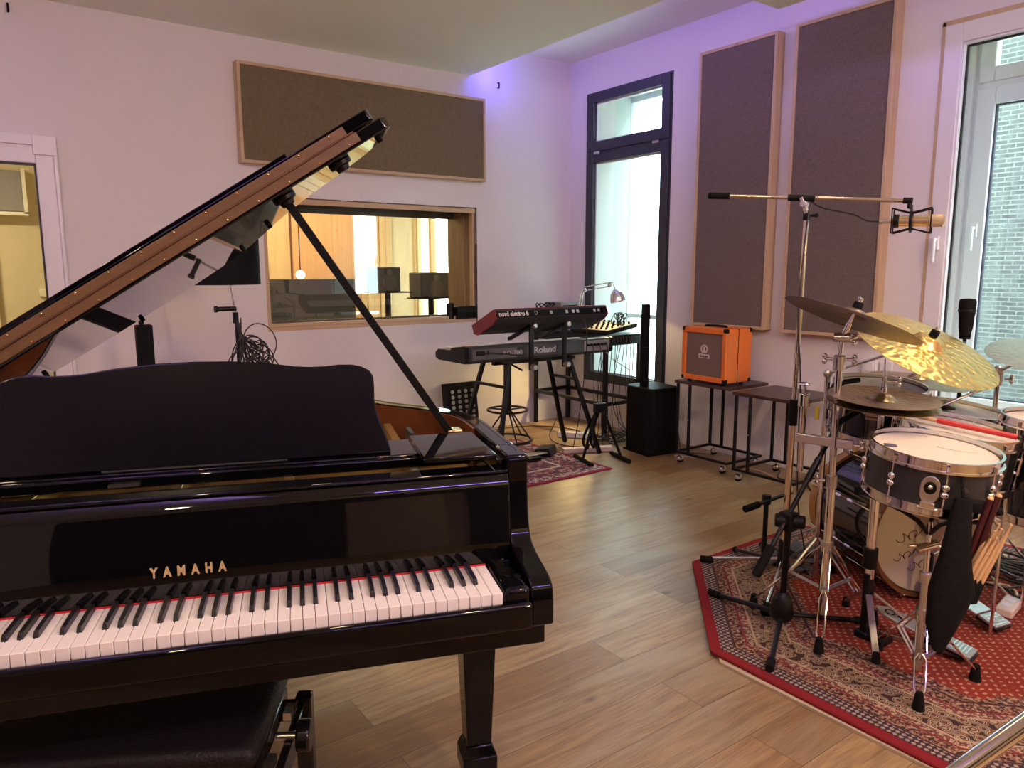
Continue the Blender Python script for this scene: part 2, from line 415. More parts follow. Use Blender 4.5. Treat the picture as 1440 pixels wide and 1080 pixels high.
def wall_mat(name, c):
    m, nt, b = nodes(name); g = N(nt); v = g.add('ShaderNodeTexCoord').outputs['Object']
    n1 = g.noise(v, 1.3, 4); n2 = g.noise(v, 26, 5, .6)
    g.L(g.mix(n1, c, tuple(x * .93 for x in c)), b.inputs['Base Color']); b.inputs['Roughness'].default_value = .75
    b.inputs['Specular IOR Level'].default_value = .25
    bp = g.add('ShaderNodeBump'); bp.inputs['Strength'].default_value = .18; bp.inputs['Distance'].default_value = .01
    g.L(n2, bp.inputs['Height']); g.L(bp.outputs[0], b.inputs['Normal'])
    return m

WALL = wall_mat('white_plaster', (.80, .77, .76))
CEILM = mat('ceiling_paint', (.90, .93, .80), .8)
FLOOR = plank_floor()
PINE = pine('pine_trim'); PINEX = pine('pine_trim_x', axis=0); PINEY = pine('pine_trim_y', axis=1)
WOODD = pine('brown_reveal_wood', (.30, .19, .11), (.13, .07, .04)); 
BURL = cloth('burlap', (.130, .098, .058), (.235, .185, .118), (5, 5, 70))
BURLV = cloth('burlap_vertical', (.125, .098, .082), (.225, .180, .155), (60, 60, 4))
WHITE = mat('white_upvc', (.80, .80, .80), .35)
ANTH = mat('anthracite_frame', (.028, .033, .042), .45)
GLASS = glass_mat('window_glass'); GLASSI = glass_mat('interior_glass', (.90, .93, .90), .10)
GASK = mat('black_gasket', (.01, .01, .012), .5)
CHROME = mat('chrome', (.82, .80, .76), .10, 1); CHROME2 = mat('satin_chrome', (.62, .60, .57), .28, 1)
BLK = mat('piano_black', (.002, .002, .0025), .03, 0, 0, .32)
BLKF = mat('fallboard_black', (.002, .002, .0025), .02, 0, 0, .55)
BLKS = mat('satin_black', (.004, .004, .0045), .36, 0, 0, .25)
BLKM = mat('matt_black', (.005, .005, .0055), .7, 0, 0, .12)
RUB = mat('rubber', (.005, .005, .005), .8, 0, 0, .15)
BLKMET = mat('black_metal', (.005, .005, .006), .33, 0, 0, .3)
MAHOG = mat('mahogany_rim', (.20, .055, .018), .32, 0, .5, bump=.05, bscale=30, var=.25)
GOLDP = mat('gold_iron_plate', (.62, .40, .12), .38, .85)
BRASS = mat('brass', (.80, .55, .22), .22, 1)
GOLDL = mat('gold_lettering', (.62, .46, .22), .4, .3)
BRONZE = mat('bronze_hinge', (.52, .27, .13), .38, .9)
IVORY = mat('key_white', (.86, .82, .76), .25)
EBONY = mat('key_black', (.008, .008, .009), .3)
FELTR = mat('red_felt', (.50, .02, .02), .9)

# ---------------------------------------------------------------- the room
WX, WY, HC = 4.619, 5.441, 3.262
X0, Y0 = -3.6, -3.4
TA, TB = .46, .34         # wall thicknesses
def structm(name, mb, m, bevel=0, parent=None):
    o = mb.build(name, m, parent, bevel=bevel)
    if parent is None: struct(o)
    return o
structm('floor', MB().box((X0 - .4, Y0 - .4, -.1), (WX + TB, WY + TA, 0)), FLOOR)
# wall A (far wall) with the hall door and the control room window
def wall_y(name, y0, y1, x0, x1, holes, m, z1=HC):
    mb = MB(); xs = sorted({x0, x1, *[h[0] for h in holes], *[h[1] for h in holes]})
    for a, b in zip(xs, xs[1:]):
        hs = [h for h in holes if h[0] <= a and h[1] >= b]
        if not hs: mb.box((a, y0, 0), (b, y1, z1))
        for h in hs:
            if h[2] > 0: mb.box((a, y0, 0), (b, y1, h[2]))
            mb.box((a, y0, h[3]), (b, y1, z1))
    bmesh.ops.remove_doubles(mb.bm, verts=mb.bm.verts[:], dist=1e-5)
    inner = [f for f in mb.bm.faces if False]
    return structm(name, mb, m)
def wall_x(name, x0, x1, y0, y1, holes, m, z1=HC):
    mb = MB(); ys = sorted({y0, y1, *[h[0] for h in holes], *[h[1] for h in holes]})
    for a, b in zip(ys, ys[1:]):
        hs = [h for h in holes if h[0] <= a and h[1] >= b]
        if not hs: mb.box((x0, a, 0), (x1, b, z1))
        for h in hs:
            if h[2] > 0: mb.box((x0, a, 0), (x1, b, h[2]))
            mb.box((x0, a, h[3]), (x1, b, z1))
    return structm(name, mb, m)
CW = (1.745, 3.575, .965, 1.935)      # control room window
DW = (-.62, .470, 0.0, 2.205)          # hall door
wall_y('wall_far', WY, WY + TA, X0 - .4, WX + TB, [DW, CW], WALL)
BW = (4.205, 5.220, .392, 2.952)      # black window
WW = (.30, 2.182, .50, 2.787)         # white window
wall_x('wall_right', WX, WX + TB, Y0 - .4, WY, [BW, WW], WALL)
structm('wall_left', MB().box((X0 - .4, Y0, 0), (X0, WY, HC)), WALL)
wall_y('wall_back', Y0 - .4, Y0, X0 - .4, WX, [(-.9, .2, 0, 2.1)], mat('charcoal_curtain_wall', (.045, .042, .045), .9))
wl = thing('wall_lamp', 'warm wall lamp with a round shade behind the camera', 'lamp', (1.9, -3.25, 2.05))
MB().box((1.84, -3.399, 1.98), (1.96, -3.37, 2.12)).build('back_plate', WHITE, wl, .004); MB().cyl((1.9, -3.37, 2.05), (1.9, -3.1, 1.93), .01).build('arm', CHROME2, wl)
MB().sphere((1.9, -3.1, 2.05), .10, 24).build('globe', mat('lamp_globe', (.9, .8, .6), .8, emit=(1, .7, .4), es=5), wl)
bp_ = thing('partition_panel', 'beige standing partition panel at the rear wall', 'panel', (2.9, -3.2, 0))
MB().box((2.4, -3.26, 0), (3.4, -3.2, 2.2)).build('board', mat('beige_board', (.50, .42, .30), .6), bp_, .004)
structm('ceiling', MB().box((X0 - .4, Y0 - .4, HC), (WX + TB, WY + TA, HC + .1)), CEILM)
structm('ceiling_3', MB().box((0.02, -1.2, 3.0), (3.52, WY, 3.045)), CEILM)                     # lowered ceiling over the piano
structm('ceiling_4', MB().box((X0, -3.4, 3.0), (4.21, -1.7, 3.08)), CEILM)
structm('ceiling_5', MB().box((3.78, -1.2, 3.0), (4.21, 2.992, 3.06)), CEILM)                    # lowered strip by the window wall
structm('door_2', MB().box((-.9, Y0 - .12, 0), (.2, Y0 - .06, 2.1)), mat('beige_door', (.55, .46, .34), .5), .004)

# hall door, white plastic frame with a glass pane
d1 = thing('door_1', 'white framed glass door to the lit hall', 'door', (.0, WY, 0)); del d1['category']; del d1['label']; struct(d1)
mb = MB()
mb.box((.395, WY - .012, 0), (.503, WY + .07, 2.212)); mb.box((-.66, WY - .012, 2.05), (.395, WY + .07, 2.212))
mb.box((-.66, WY - .012, 0), (-.56, WY + .07, 2.05)); mb.box((-.56, WY - .012, 0), (.395, WY + .07, .12))
mb.build('door_frame', WHITE, d1, .004)
MB().box((.385, WY - .030, 2.10), (.508, WY - .012, 2.214)).box((-.66, WY - .03, 2.155), (.385, WY - .012, 2.214)).box((.488, WY - .03, 0), (.508, WY - .012, 2.10)).build('casing', WHITE, d1, .003)
MB().box((.386, WY + .0, .12), (.395, WY + .045, 2.05)).box((-.56, WY, 2.04), (.386, WY + .045, 2.05)).build('gasket', GASK, d1)
MB().box((-.56, WY + .02, .12), (.388, WY + .035, 2.045)).build('pane', GLASSI, d1)

# control room window: pine trim, deep brown reveal, glass far back
w1 = thing('window_1', 'x', 'x', (2.66, WY, 0)); del w1['category']; del w1['label']; struct(w1)
x0, x1, z0, z1 = CW
MB().box((x0, WY + .01, z1 - .045), (x1 - .012, WY + .05, z1 - .006)).build('head_trim', PINEX, w1, .003)
MB().box((x0, WY + .004, z0), (x1 - .01, WY + .20, z0 + .03)).box((x0, WY + .02, z0 + .03), (x1 - .01, WY + .05, z0 + .055)).build('window_sill', PINEX, w1, .003)
MB().box((x0, WY + .01, z0 + .05), (x0 + .03, WY + .05, z1 - .045)).build('side_trim', PINE, w1, .003)
MB().box((x1 - .035, WY + .02, z0 + .03), (x1 - .018, WY + .07, z1 - .04)).build('side_trim', PINE, w1, .003)
MB().box((x1 - .018, WY + .03, z0), (x1 - .001, WY + TA, z1)).box((x0 + .001, WY + .05, z0), (x0 + .018, WY + TA, z1)).build('side_reveal', WOODD, w1)
MB().box((x0, WY + .05, z1 - .018), (x1, WY + TA, z1 - .001)).build('head_reveal', mat('dark_reveal', (.07, .06, .055), .5), w1)
MB().box((x0 + .018, WY + .20, z0 + .001), (x1 - .018, WY + TA, z0 + .018)).build('rear_sill', mat('grey_felt_sill', (.13, .12, .10), .8), w1)
MB().box((x0 + .018, WY + .355, z0 + .018), (x1 - .018, WY + .375, z0 + .05)).box((x0 + .018, WY + .355, z1 - .08), (x1 - .018, WY + .375, z1 - .018)).build('glazing_bead', mat('dark_bead', (.10, .09, .07), .5), w1)
MB().box((x0 + .018, WY + .362, z0 + .045), (x1 - .018, WY + .372, z1 - .075)).build('pane', GLASSI, w1)

# anthracite window
w2 = thing('window_2', 'x', 'x', (WX, 4.7, 0)); del w2['category']; del w2['label']; struct(w2)
ya, yb, za, zb = BW
def fr_x(mb, x0, x1, ya, yb, za, zb, t, tb=None, tt=None):
    tb = t if tb is None else tb; tt = t if tt is None else tt
    mb.box((x0, ya, za), (x1, ya + t, zb)); mb.box((x0, yb - t, za), (x1, yb, zb))
    mb.box((x0, ya + t, za), (x1, yb - t, za + tb)); mb.box((x0, ya + t, zb - tt), (x1, yb - t, zb)); return mb
fr_x(MB(), WX - .004, WX + .06, ya, yb, za, zb, .045).box((WX - .004, ya + .045, 2.405), (WX + .06, yb - .045, 2.465)).build('window_frame', ANTH, w2, .003)
fr_x(MB(), WX - .018, WX + .05, ya + .02, yb - .02, za + .015, 2.425, .085, .07, .075).build('casement', ANTH, w2, .004)
fr_x(MB(), WX - .018, WX + .05, ya + .02, yb - .02, 2.445, zb - .015, .085, .085, .075).build('top_light', ANTH, w2, .004)
fr_x(MB(), WX + .02, WX + .045, ya + .105, yb - .105, za + .085, 2.35, .012).build('glazing_bead', WHITE, w2)
fr_x(MB(), WX + .02, WX + .045, ya + .105, yb - .105, 2.53, zb - .09, .012).build('glazing_bead', WHITE, w2)
MB().box((WX + .025, ya + .105, za + .08), (WX + .033, yb - .105, 2.352)).build('pane', GLASS, w2)
MB().box((WX + .025, ya + .105, 2.528), (WX + .033, yb - .105, zb - .088)).build('pane', GLASS, w2)
for y in (4.36, 5.06): MB().box((WX - .028, y - .035, 2.420), (WX - .016, y + .035, 2.442)).build('hinge', CHROME2, w2, .003)
# second, outer white frame of the same opening, standing in the outer wall skin
w2o = thing('window_3', 'x', 'x', (WX + .55, 4.7, 0)); del w2o['category']; del w2o['label']; struct(w2o)
XO = WX + .56
fr_x(MB(), XO, XO + .07, 4.16, 5.30, .30, 3.02, .07).box((XO, 4.23, .95), (XO + .05, 5.23, .99)).build('window_frame', WHITE, w2o, .004)
MB().box((XO + .03, 4.23, .37), (XO + .038, 5.23, 2.95)).build('pane', GLASS, w2o)
# white window and the outer window behind it
w4 = thing('window_4', 'x', 'x', (WX, 1.4, 0)); del w4['category']; del w4['label']; struct(w4)
ya, yb, za, zb = WW
fr_x(MB(), WX - .008, WX + .07, ya, yb - .012, za, zb - .02, .095, .10, .105).build('window_frame', WHITE, w4, .004)
fr_x(MB(), WX + .0, WX + .05, ya + .095, yb - .107, za + .10, zb - .125, .012).build('glazing_bead', mat('bright_bead', (.85, .86, .86), .2), w4, .002)
fr_x(MB(), WX + .03, WX + .046, ya + .107, yb - .119, za + .112, zb - .137, .010).build('gasket', GASK, w4)
MB().box((WX + .034, ya + .107, za + .112), (WX + .042, yb - .119, zb - .137)).build('pane', GLASS, w4)
mb = MB(); mb.box((WX - .03, 2.105, 1.52), (WX - .008, 2.135, 1.60)); mb.cyl((WX - .05, 2.12, 1.58), (WX - .008, 2.12, 1.58), .010); mb.cyl((WX - .05, 2.12, 1.59), (WX - .05, 2.12, 1.45), .009, .011)
mb.build('window_handle', WHITE, w4, .003)
structm('trim_4', MB().box((WX - .004, yb - .012, za), (WX + .05, yb + .006, zb)).box((WX - .004, ya, zb - .02), (WX + .05, yb + .006, zb + .006)), PINE)
structm('trim_5', MB().box((WX - .05, ya - .03, za - .035), (WX + .02, yb + .03, za)), mat('dark_sill', (.05, .06, .065), .4), .004)
XO2 = 5.0
w5 = thing('window_5', 'x', 'x', (XO2, 1.4, 0)); del w5['category']; del w5['label']; struct(w5)
fr_x(MB(), XO2, XO2 + .07, .1, 2.20, .42, 2.93, .09).box((XO2 - .01, .19, 2.44), (XO2 + .07, 2.11, 2.52)).build('window_frame', WHITE, w5, .004)
fr_x(MB(), XO2 - .02, XO2 + .05, .2, 2.13, .50, 2.47, .10, .12).build('casement', WHITE, w5, .006)
fr_x(MB(), XO2 - .02, XO2 + .05, .2, 2.13, 2.50, 2.90, .085).build('top_light', WHITE, w5, .006)
fr_x(MB(), XO2 + .0, XO2 + .02, .30, 2.03, .62, 2.37, .010).build('gasket', mat('blue_grey_gasket', (.06, .07, .10), .5), w5)
MB().box((XO2 + .01, .30, .62), (XO2 + .018, 2.03, 2.37)).box((XO2 + .01, .285, 2.585), (XO2 + .018, 2.045, 2.815)).build('pane', GLASS, w5)
mb = MB(); mb.box((XO2 - .035, 2.06, 1.60), (XO2 - .02, 2.095, 1.68)); mb.cyl((XO2 - .06, 2.077, 1.655), (XO2 - .02, 2.077, 1.655), .010); mb.cyl((XO2 - .06, 2.077, 1.665), (XO2 - .06, 2.077, 1.52), .009, .011)
mb.build('window_handle', WHITE, w5, .003)
# reveals outside: the outer skin of the facade
REV = mat('render_reveal', (.62, .66, .62), .8)
structm('wall_reveal_left', MB().box((WX + TB, 5.235, 0), (XO + .12, 5.75, 3.4)).box((WX + TB, 3.85, 0), (XO + .12, 4.19, 3.4)).box((WX + TB, 3.85, 3.0), (XO + .12, 5.75, 3.4)).box((WX + TB, 4.19, .05), (XO + .12, 5.235, .33)), REV)
structm('wall_reveal_right', MB().box((WX + TB - .02, 2.18, 0), (XO2 + .15, 2.5, 3.3)).box((WX + TB - .02, -.2, 0), (XO2 + .15, .12, 3.3)).box((WX + TB - .02, -.2, 2.92), (XO2 + .15, 2.5, 3.3)).box((WX + TB - .02, .1, 0), (XO2 + .15, 2.2, .45)), REV)
struct(MB().box((WX + TB + .01, 2.155, .45), (XO2, 2.181, 2.92)).build('trim_8', WHITE))

# ---------------------------------------------------------------- outside
gnd = MB().box((WX + .5, -14, -.5), (30, 30, -.45)).build('courtyard_ground', mat('grey_paving', (.45, .45, .43), .9)); struct(gnd)
bwall = MB().box((10.4, -9, -.5), (10.8, 7.0, 9)).build('brick_house_wall', brick_mat())
tag(bwall, 'pale grey brick house wall across the courtyard outside the window', 'wall')
bal = thing('balcony', 'pale balcony with railing seen through the black framed window', 'balcony', (11, 11.5, 0))
wm = mat('pale_render', (.80, .80, .78), .8)
MB().box((9.0, 9.0, -.45), (13.5, 14, .55)).build('slab', wm, bal)
mb = MB()
for i in range(24): mb.cyl((9.05, 9.1 + i * .2, .55), (9.05, 9.1 + i * .2, 1.5), .012, seg=6)
mb.beam((9.05, 9.0, 1.5), (9.05, 14, 1.5), .04, .04); mb.build('railing', mat('grey_rail', (.35, .36, .36), .5), bal)

# ---------------------------------------------------------------- control room and hall behind wall A
YB = WY + TA
WARMW = mat('warm_wall_paint', (.72, .60, .40), .8)
OAKP = pine('oak_panel', (.56, .30, .13), (.36, .17, .07), rough=.45)
OAKL = pine('pale_oak_panel', (.66, .46, .24), (.45, .27, .12), rough=.45)
structm('floor_2', MB().box((-3, YB, -.1), (WX + TB, 8.7, 0)), mat('dark_carpet', (.12, .09, .07), .9))
structm('ceiling_2', MB().box((-3, YB, 2.7), (WX + TB, 8.7, 2.8)), CEILM)
structm('wall_control_back', MB().box((1.15, 8.5, 0), (WX + TB, 8.7, 2.7)), WARMW)
structm('wall_control_divider', MB().box((1.15, YB, 0), (1.3, 8.5, 2.7)), WARMW)
structm('wall_hall_back', MB().box((-3, 8.3, 0), (1.15, 8.5, 2.7)), WARMW)
structm('wall_hall_left', MB().box((-3.2, YB, 0), (-3, 8.5, 2.7)), WARMW)
wall_x('wall_control_right', WX, WX + .08, YB, 8.7, [(7.25, 8.46, .55, 2.5)], WARMW, 2.7)
wc = thing('window_6', 'x', 'x', (WX, 7.9, 0)); del wc['category']; del wc['label']; struct(wc)
fr_x(MB(), WX + .02, WX + .07, 7.25, 8.46, .55, 2.5, .03).box((WX + .0, 8.06, .58), (WX + .07, 8.11, 2.47)).build('window_frame', OAKL, wc, .003)
MB().box((WX + .045, 7.28, .58), (WX + .05, 8.43, 2.47)).build('pane', GLASS, wc)
pn = thing('wood_panel', 'large orange wood acoustic panel on the control room back wall', 'panel', (3.4, 8.45, 0))
MB().box((3.02, 8.42, .2), (3.84, 8.499, 2.5)).build('board', OAKP, pn, .005)
pn = thing('wood_panel', 'pale wood slatted panel right of the orange panel in the control room', 'panel', (4.0, 8.45, 0))
mb = MB()
for i in range(5): mb.box((3.86 + i * .085, 8.44 - .01 * (i % 2), .2), (3.94 + i * .085, 8.499, 2.6))
mb.build('slat', OAKL, pn, .004)
pn = thing('wood_panel', 'narrow pale plywood panel left of the orange panel in the control room', 'panel', (2.85, 8.45, 0))
MB().box((2.70, 8.44, .2), (3.0, 8.499, 2.5)).build('board', OAKL, pn, .005)
sh = thing('reflection_board', 'added dark grey board standing in for a reflection in the control room glass', 'board', (2.7, 6.75, 0))  # added board, its dark shape stands in for a reflection in the pane
MB().box((2.02, 6.74, .0), (3.02, 6.80, 1.33)).build('fabric', mat('reflection_grey', (.075, .075, .08), .8), sh, .01)
desk = thing('mixing_desk', 'low mixing desk below the control room speakers', 'desk', (3.5, 7.0, 0))
MB().box((2.9, 6.9, .78), (4.6, 7.5, .84)).build('desk_top', WOODD, desk, .01)
MB().box((2.95, 6.95, 0), (3.0, 7.45, .78)).build('leg', BLKS, desk); MB().box((4.5, 6.95, 0), (4.55, 7.45, .78)).build('leg', BLKS, desk)
MB().box((3.0, 6.88, .84), (3.5, 7.1, .90)).build('console', mat('console_grey', (.35, .33, .3), .5), desk, .01)
SPK = mat('speaker_charcoal', (.035, .037, .04), .6)
def monitor(x0, x1, z0, z1, y, lab, tilt=0):
    t = thing('studio_monitor', lab, 'speaker', ((x0 + x1) / 2, y, z0), tilt, 'speakers in the control room')
    w, h = (x1 - x0), (z1 - z0)
    MB().box((-w / 2, 0, 0), (w / 2, .26, h)).build('cabinet', SPK, t, .012, world=False)
    MB().cyl((0, -.006, h * .38), (0, .0, h * .38), min(w, h) * .33, seg=24).build('woofer', mat('cone', (.06, .06, .06), .5), t, world=False)
    MB().cyl((0, -.006, h * .8), (0, .0, h * .8), min(w, h) * .12, seg=16).build('tweeter', mat('dome', (.1, .1, .1), .4), t, world=False)
    return t
monitor(3.20, 3.45, 1.20, 1.44, 6.62, 'dark upright studio monitor on the left stand in the control room')
monitor(3.675, 4.03, 1.13, 1.385, 6.62, 'wider dark studio monitor on the right stand in the control room')
for x, z, lab in ((3.37, 1.20, 'flat topped speaker stand under the left control room monitor'), (3.86, 1.13, 'speaker stand under the wider right control room monitor')):
    t = thing('speaker_stand', lab, 'stand', (x, 6.75, 0))
    MB().box((x - .2, 6.6, z - .012), (x + .2, 6.9, z - .001)).build('plate', BLKS, t); MB().cyl((x, 6.75, .02), (x, 6.75, z - .01), .03).build('pole', BLKS, t)
    MB().box((x - .15, 6.6, 0), (x + .15, 6.9, .02)).build('base', BLKS, t)
lm = thing('globe_lamp', 'round glowing globe lamp in front of the orange panel', 'lamp', (3.02, 8.2, 1.36))
MB().sphere((3.02, 8.2, 1.36), .05, 20).build('globe', mat('lit_globe', (1, .9, .6), .5, emit=(1, .82, .42), es=5), lm)
MB().cyl((3.02, 8.2, 1.41), (3.02, 8.2, 2.7), .006).build('cord', BLKS, lm)
def ceil_lamp(x, y, z, r, power, color, lab, grp=None):
    t = thing('ceiling_lamp', lab, 'lamp', (x, y, z), 0, grp)
    MB().lathe([(0, 0), (r, 0), (r, -.03), (r * .85, -.04), (r * .85, -.03), (0, -.03)], Matrix.Translation((x, y, z))).build('housing', WHITE, t)
    MB().cyl((x, y, z - .036), (x, y, z - .031), r * .84, seg=24).build('diffuser', mat('lit_diffuser', (1, 1, 1), .5, emit=color, es=8), t)
    if power:
        l = bpy.data.lights.new('ceiling_light', 'AREA'); l.shape = 'DISK'; l.size = r * 1.6; l.energy = power; l.color = color
        o = bpy.data.objects.new('ceiling_light', l); col.objects.link(o); o.location = (x, y, z - .05)
    return t
ceil_lamp(3.2, 7.4, 2.7, .2, 58, (1, .76, .46), 'round ceiling lamp in the control room')
ceil_lamp(-.4, 6.9, 2.7, .2, 48, (1, .80, .52), 'round ceiling lamp in the hall')
for i, (x, y, pw, dr) in enumerate(CEIL):
    zc = 3.0 if ((.02 < x < 3.52 or 3.78 < x < 4.21) and y > -1.2) else HC
    ceil_lamp(x, y, zc, .07, 0, (1, .75, .48), ['round ceiling spot behind the piano bench', 'round ceiling spot near the drum rug', 'round ceiling spot left of the camera', 'round ceiling spot over the piano tail side', 'round ceiling spot over the piano keys', 'added unseen ceiling spot brightening the window wall', 'round ceiling spot above the drum rug', 'added unseen ceiling spot brightening the far toms'][i])
# hall things
hb = thing('hall_cupboard', 'white outlined grey cupboard door high on the hall wall', 'cupboard', (-.4, 8.2, 1.9))
MB().box((-1.2, 8.18, 1.94), (.47, 8.299, 2.3)).build('cabinet', mat('grey_board', (.30, .27, .27), .6), hb, .006)
MB().box((.47, 8.16, 1.92), (.50, 8.299, 2.32)).box((-1.2, 8.16, 1.905), (.50, 8.299, 1.935)).build('edge_trim', mat('lit_white_edge', (.9, .85, .7), .4), hb)
hd = thing('hall_door', 'olive grey inner door standing in the hall wall', 'door', (.0, 8.25, 0))
MB().box((-.8, 8.22, 0), (.12, 8.299, 1.78)).build('leaf', mat('olive_grey', (.16, .15, .09), .6), hd, .01)
MB().box((.12, 8.2, 0), (.21, 8.299, 1.86)).box((-.9, 8.2, 1.78), (.12, 8.299, 1.86)).build('door_frame', mat('cream_paint', (.75, .66, .45), .5), hd, .005)
sw = thing('light_switch', 'small cream light switch on the hall wall beside the door', 'switch', (.57, 8.28, 1.2))
MB().box((.53, 8.27, 1.17), (.61, 8.299, 1.24)).build('plate', mat('cream_plastic', (.85, .78, .58), .4), sw, .004)

# ---------------------------------------------------------------- acoustic panels
def panel_y(name, lab, x0, x1, z0, z1, yb, dep, t=.022):
    o = thing(name, lab, 'acoustic panel', ((x0 + x1) / 2, yb, z0), 0)
    yf = yb - dep
    for a in (x0, x1 - t): MB().box((a, yf, z0), (a + t, yb, z1)).build('side_frame', PINE, o, .0025)
    for a in (z0, z1 - t): MB().box((x0 + t, yf, a), (x1 - t, yb, a + t)).build('rail', PINEX, o, .0025)
    MB().box((x0 + t, yf + .008, z0 + t), (x1 - t, yf + .03, z1 - t)).build('fabric', BURL, o)
panel_y('acoustic_panel', 'wide burlap acoustic panel in a pine frame above the control room window', 1.597, 3.622, 2.146, 2.816, WY - .001, .075)
def panel_x(lab, y0, y1, z0, z1, xb, dep, t=.022):
    o = thing('acoustic_panel', lab, 'acoustic panel', (xb, (y0 + y1) / 2, z0), 0, 'tall burlap panels on the window wall')
    xf = xb - dep
    for a in (y0, y1 - t): MB().box((xf, a, z0), (xb, a + t, z1)).build('side_frame', PINE, o, .0025)
    for a in (z0, z1 - t): MB().box((xf, y0 + t, a), (xb, y1 - t, a + t)).build('rail', PINEY, o, .0025)
    MB().box((xf + .008, y0 + t, z0 + t), (xf + .03, y1 - t, z1 - t)).build('fabric', BURLV, o)
XP = .085; k = (WX - XP) / WX
def sy(y): return y * k
def sz(z): return 1.41 + (z - 1.41) * k
panel_x('tall burlap panel beside the black framed window', sy(3.277), sy(3.954), sz(.975), sz(3.02), WX - .001, XP)
panel_x('tall burlap panel beside the white window, right one of the two', sy(2.460), sy(3.140), sz(.968), sz(3.02), WX - .001, XP)
so = thing('wall_socket', 'white wall socket box above the drum kit', 'socket', (WX, 2.45, .79))
MB().box((WX - .045, 2.41, .755), (WX - .001, 2.50, .84)).build('housing', WHITE, so, .005); MB().box((WX - .05, 2.425, .77), (WX - .045, 2.485, .825)).build('cover', WHITE, so, .003)
MB().box((WX - .025, 2.32, .755), (WX - .001, 2.40, .84)).build('switch_plate', WHITE, so, .004)

for x, z, lab in ((3.80, 2.96, 'tiny black cable hook on the far wall right of the burlap panel'), (.33, 2.92, 'tiny dark hook high at the left end of the far wall')):
    hk = thing('wall_hook', lab, 'hook', (x, WY, z))
    MB().path([(x, WY - .001, z + .02), (x, WY - .02, z + .02), (x, WY - .02, z - .02), (x, WY - .001, z - .02)], .006).build('hook', BLKM, hk)
GREYG = mat('groove_sheen', (.05, .05, .05), .5)

# ---------------------------------------------------------------- grand piano (local frame: x right from the treble end of the keys, y into the piano)
PTH = R(-19.9)
pi_ = thing('grand_piano', 'black glossy grand piano with its lid propped open and white keys', 'piano', (.838, 1.189, 0), PTH)
def pb(mb, name, m, parent=None, bevel=0, **k): return mb.build(name, m, parent or pi_, bevel=bevel, world=False, **k)
def smooth_line(pts, n=3):
    for _ in range(n):
        q = [pts[0]]
        for a, b in zip(pts, pts[1:]):
            q += [(a[0] * .75 + b[0] * .25, a[1] * .75 + b[1] * .25), (a[0] * .25 + b[0] * .75, a[1] * .25 + b[1] * .75)]
        q.append(pts[-1]); pts = q
    return pts
curve = smooth_line([(.110, .55), (.105, .66), (.075, .76), (.0, .86), (-.12, .98), (-.22, 1.15), (-.29, 1.36), (-.37, 1.56), (-.48, 1.72), (-.66, 1.80), (-.90, 1.80), (-1.10, 1.77), (-1.24, 1.70), (-1.325, 1.58), (-1.332, 1.42)], 2)
OUT = [(.110, .19), (.110, .40)] + curve + [(-1.332, .8), (-1.332, .19)]
def offset(poly, d):
    res = []
    n = len(poly)
    for i, p in enumerate(poly):
        a = Vector(poly[max(i - 1, 0)]); b = Vector(poly[min(i + 1, n - 1)]); t = (b - a).normalized()
        res.append((p[0] - t.y * d, p[1] + t.x * d))
    return res
IN1 = offset(OUT, .046); IN2 = offset(OUT, .054)
ZR = .99
OUTR = [(.110, .295)] + OUT[1:-1] + [(-1.332, .295)]
pb(MB().strip(OUTR, offset(OUTR, .046), .626, ZR), 'rim', BLK, bevel=.004)
OUTI = [(.110, .52)] + OUT[2:-2] + [(-1.332, .8), (-1.332, .52)]
pb(MB().strip(offset(OUTI, .0455), offset(OUTI, .052), .78, ZR - .004), 'inner_rim', MAHOG)
# fine groove along the top of the rim
OUTG = [(.110, .235)] + OUT[1:-1] + [(-1.332, .235)]
pb(MB().strip(offset(OUTG, .012), offset(OUTG, .0135), ZR - .001, ZR + .0008), 'rim_groove', GREYG)
pb(MB().prism(IN2[:], .80, .812), 'soundboard', pine('soundboard_spruce', (.55, .36, .17), (.3, .17, .07), axis=1))
PLI = [p for p in offset(OUT, .075) if p[1] > .27]
pb(MB().prism([(.03, .21)] + PLI + [(-1.252, .21)], .885, .892), 'iron_plate', GOLDP)
mb = MB()
for x, y0, y1 in ((-.13, .24, .9), (-.42, .24, 1.25), (-.66, .24, 1.6), (-.95, .24, 1.7)): mb.box((x - .012, y0, .89), (x + .012, y1, .935))
mb.box((-1.24, .36, .89), (.02, .40, .905)); pb(mb, 'plate_strut', GOLDP, bevel=.003)
mb = MB()
for i in range(110):
    x = -1.22 + i * .0112
    if any(abs(x - q) < .016 for q in (-.13, -.42, -.66, -.95)): continue
    for j in range(2): mb.cyl((x, .236 + j * .028 + (i % 2) * .012, .89), (x, .236 + j * .028 + (i % 2) * .012, .917), .003, seg=6)
o = pb(mb, 'tuning_pins', CHROME2); o['kind'] = 'stuff'
mb = MB()
for i in range(88): mb.box((-1.20 + i * .0138, .52, .90), (-1.192 + i * .0138, .60, .925))
o = pb(mb, 'dampers', BLKM); o['kind'] = 'stuff'
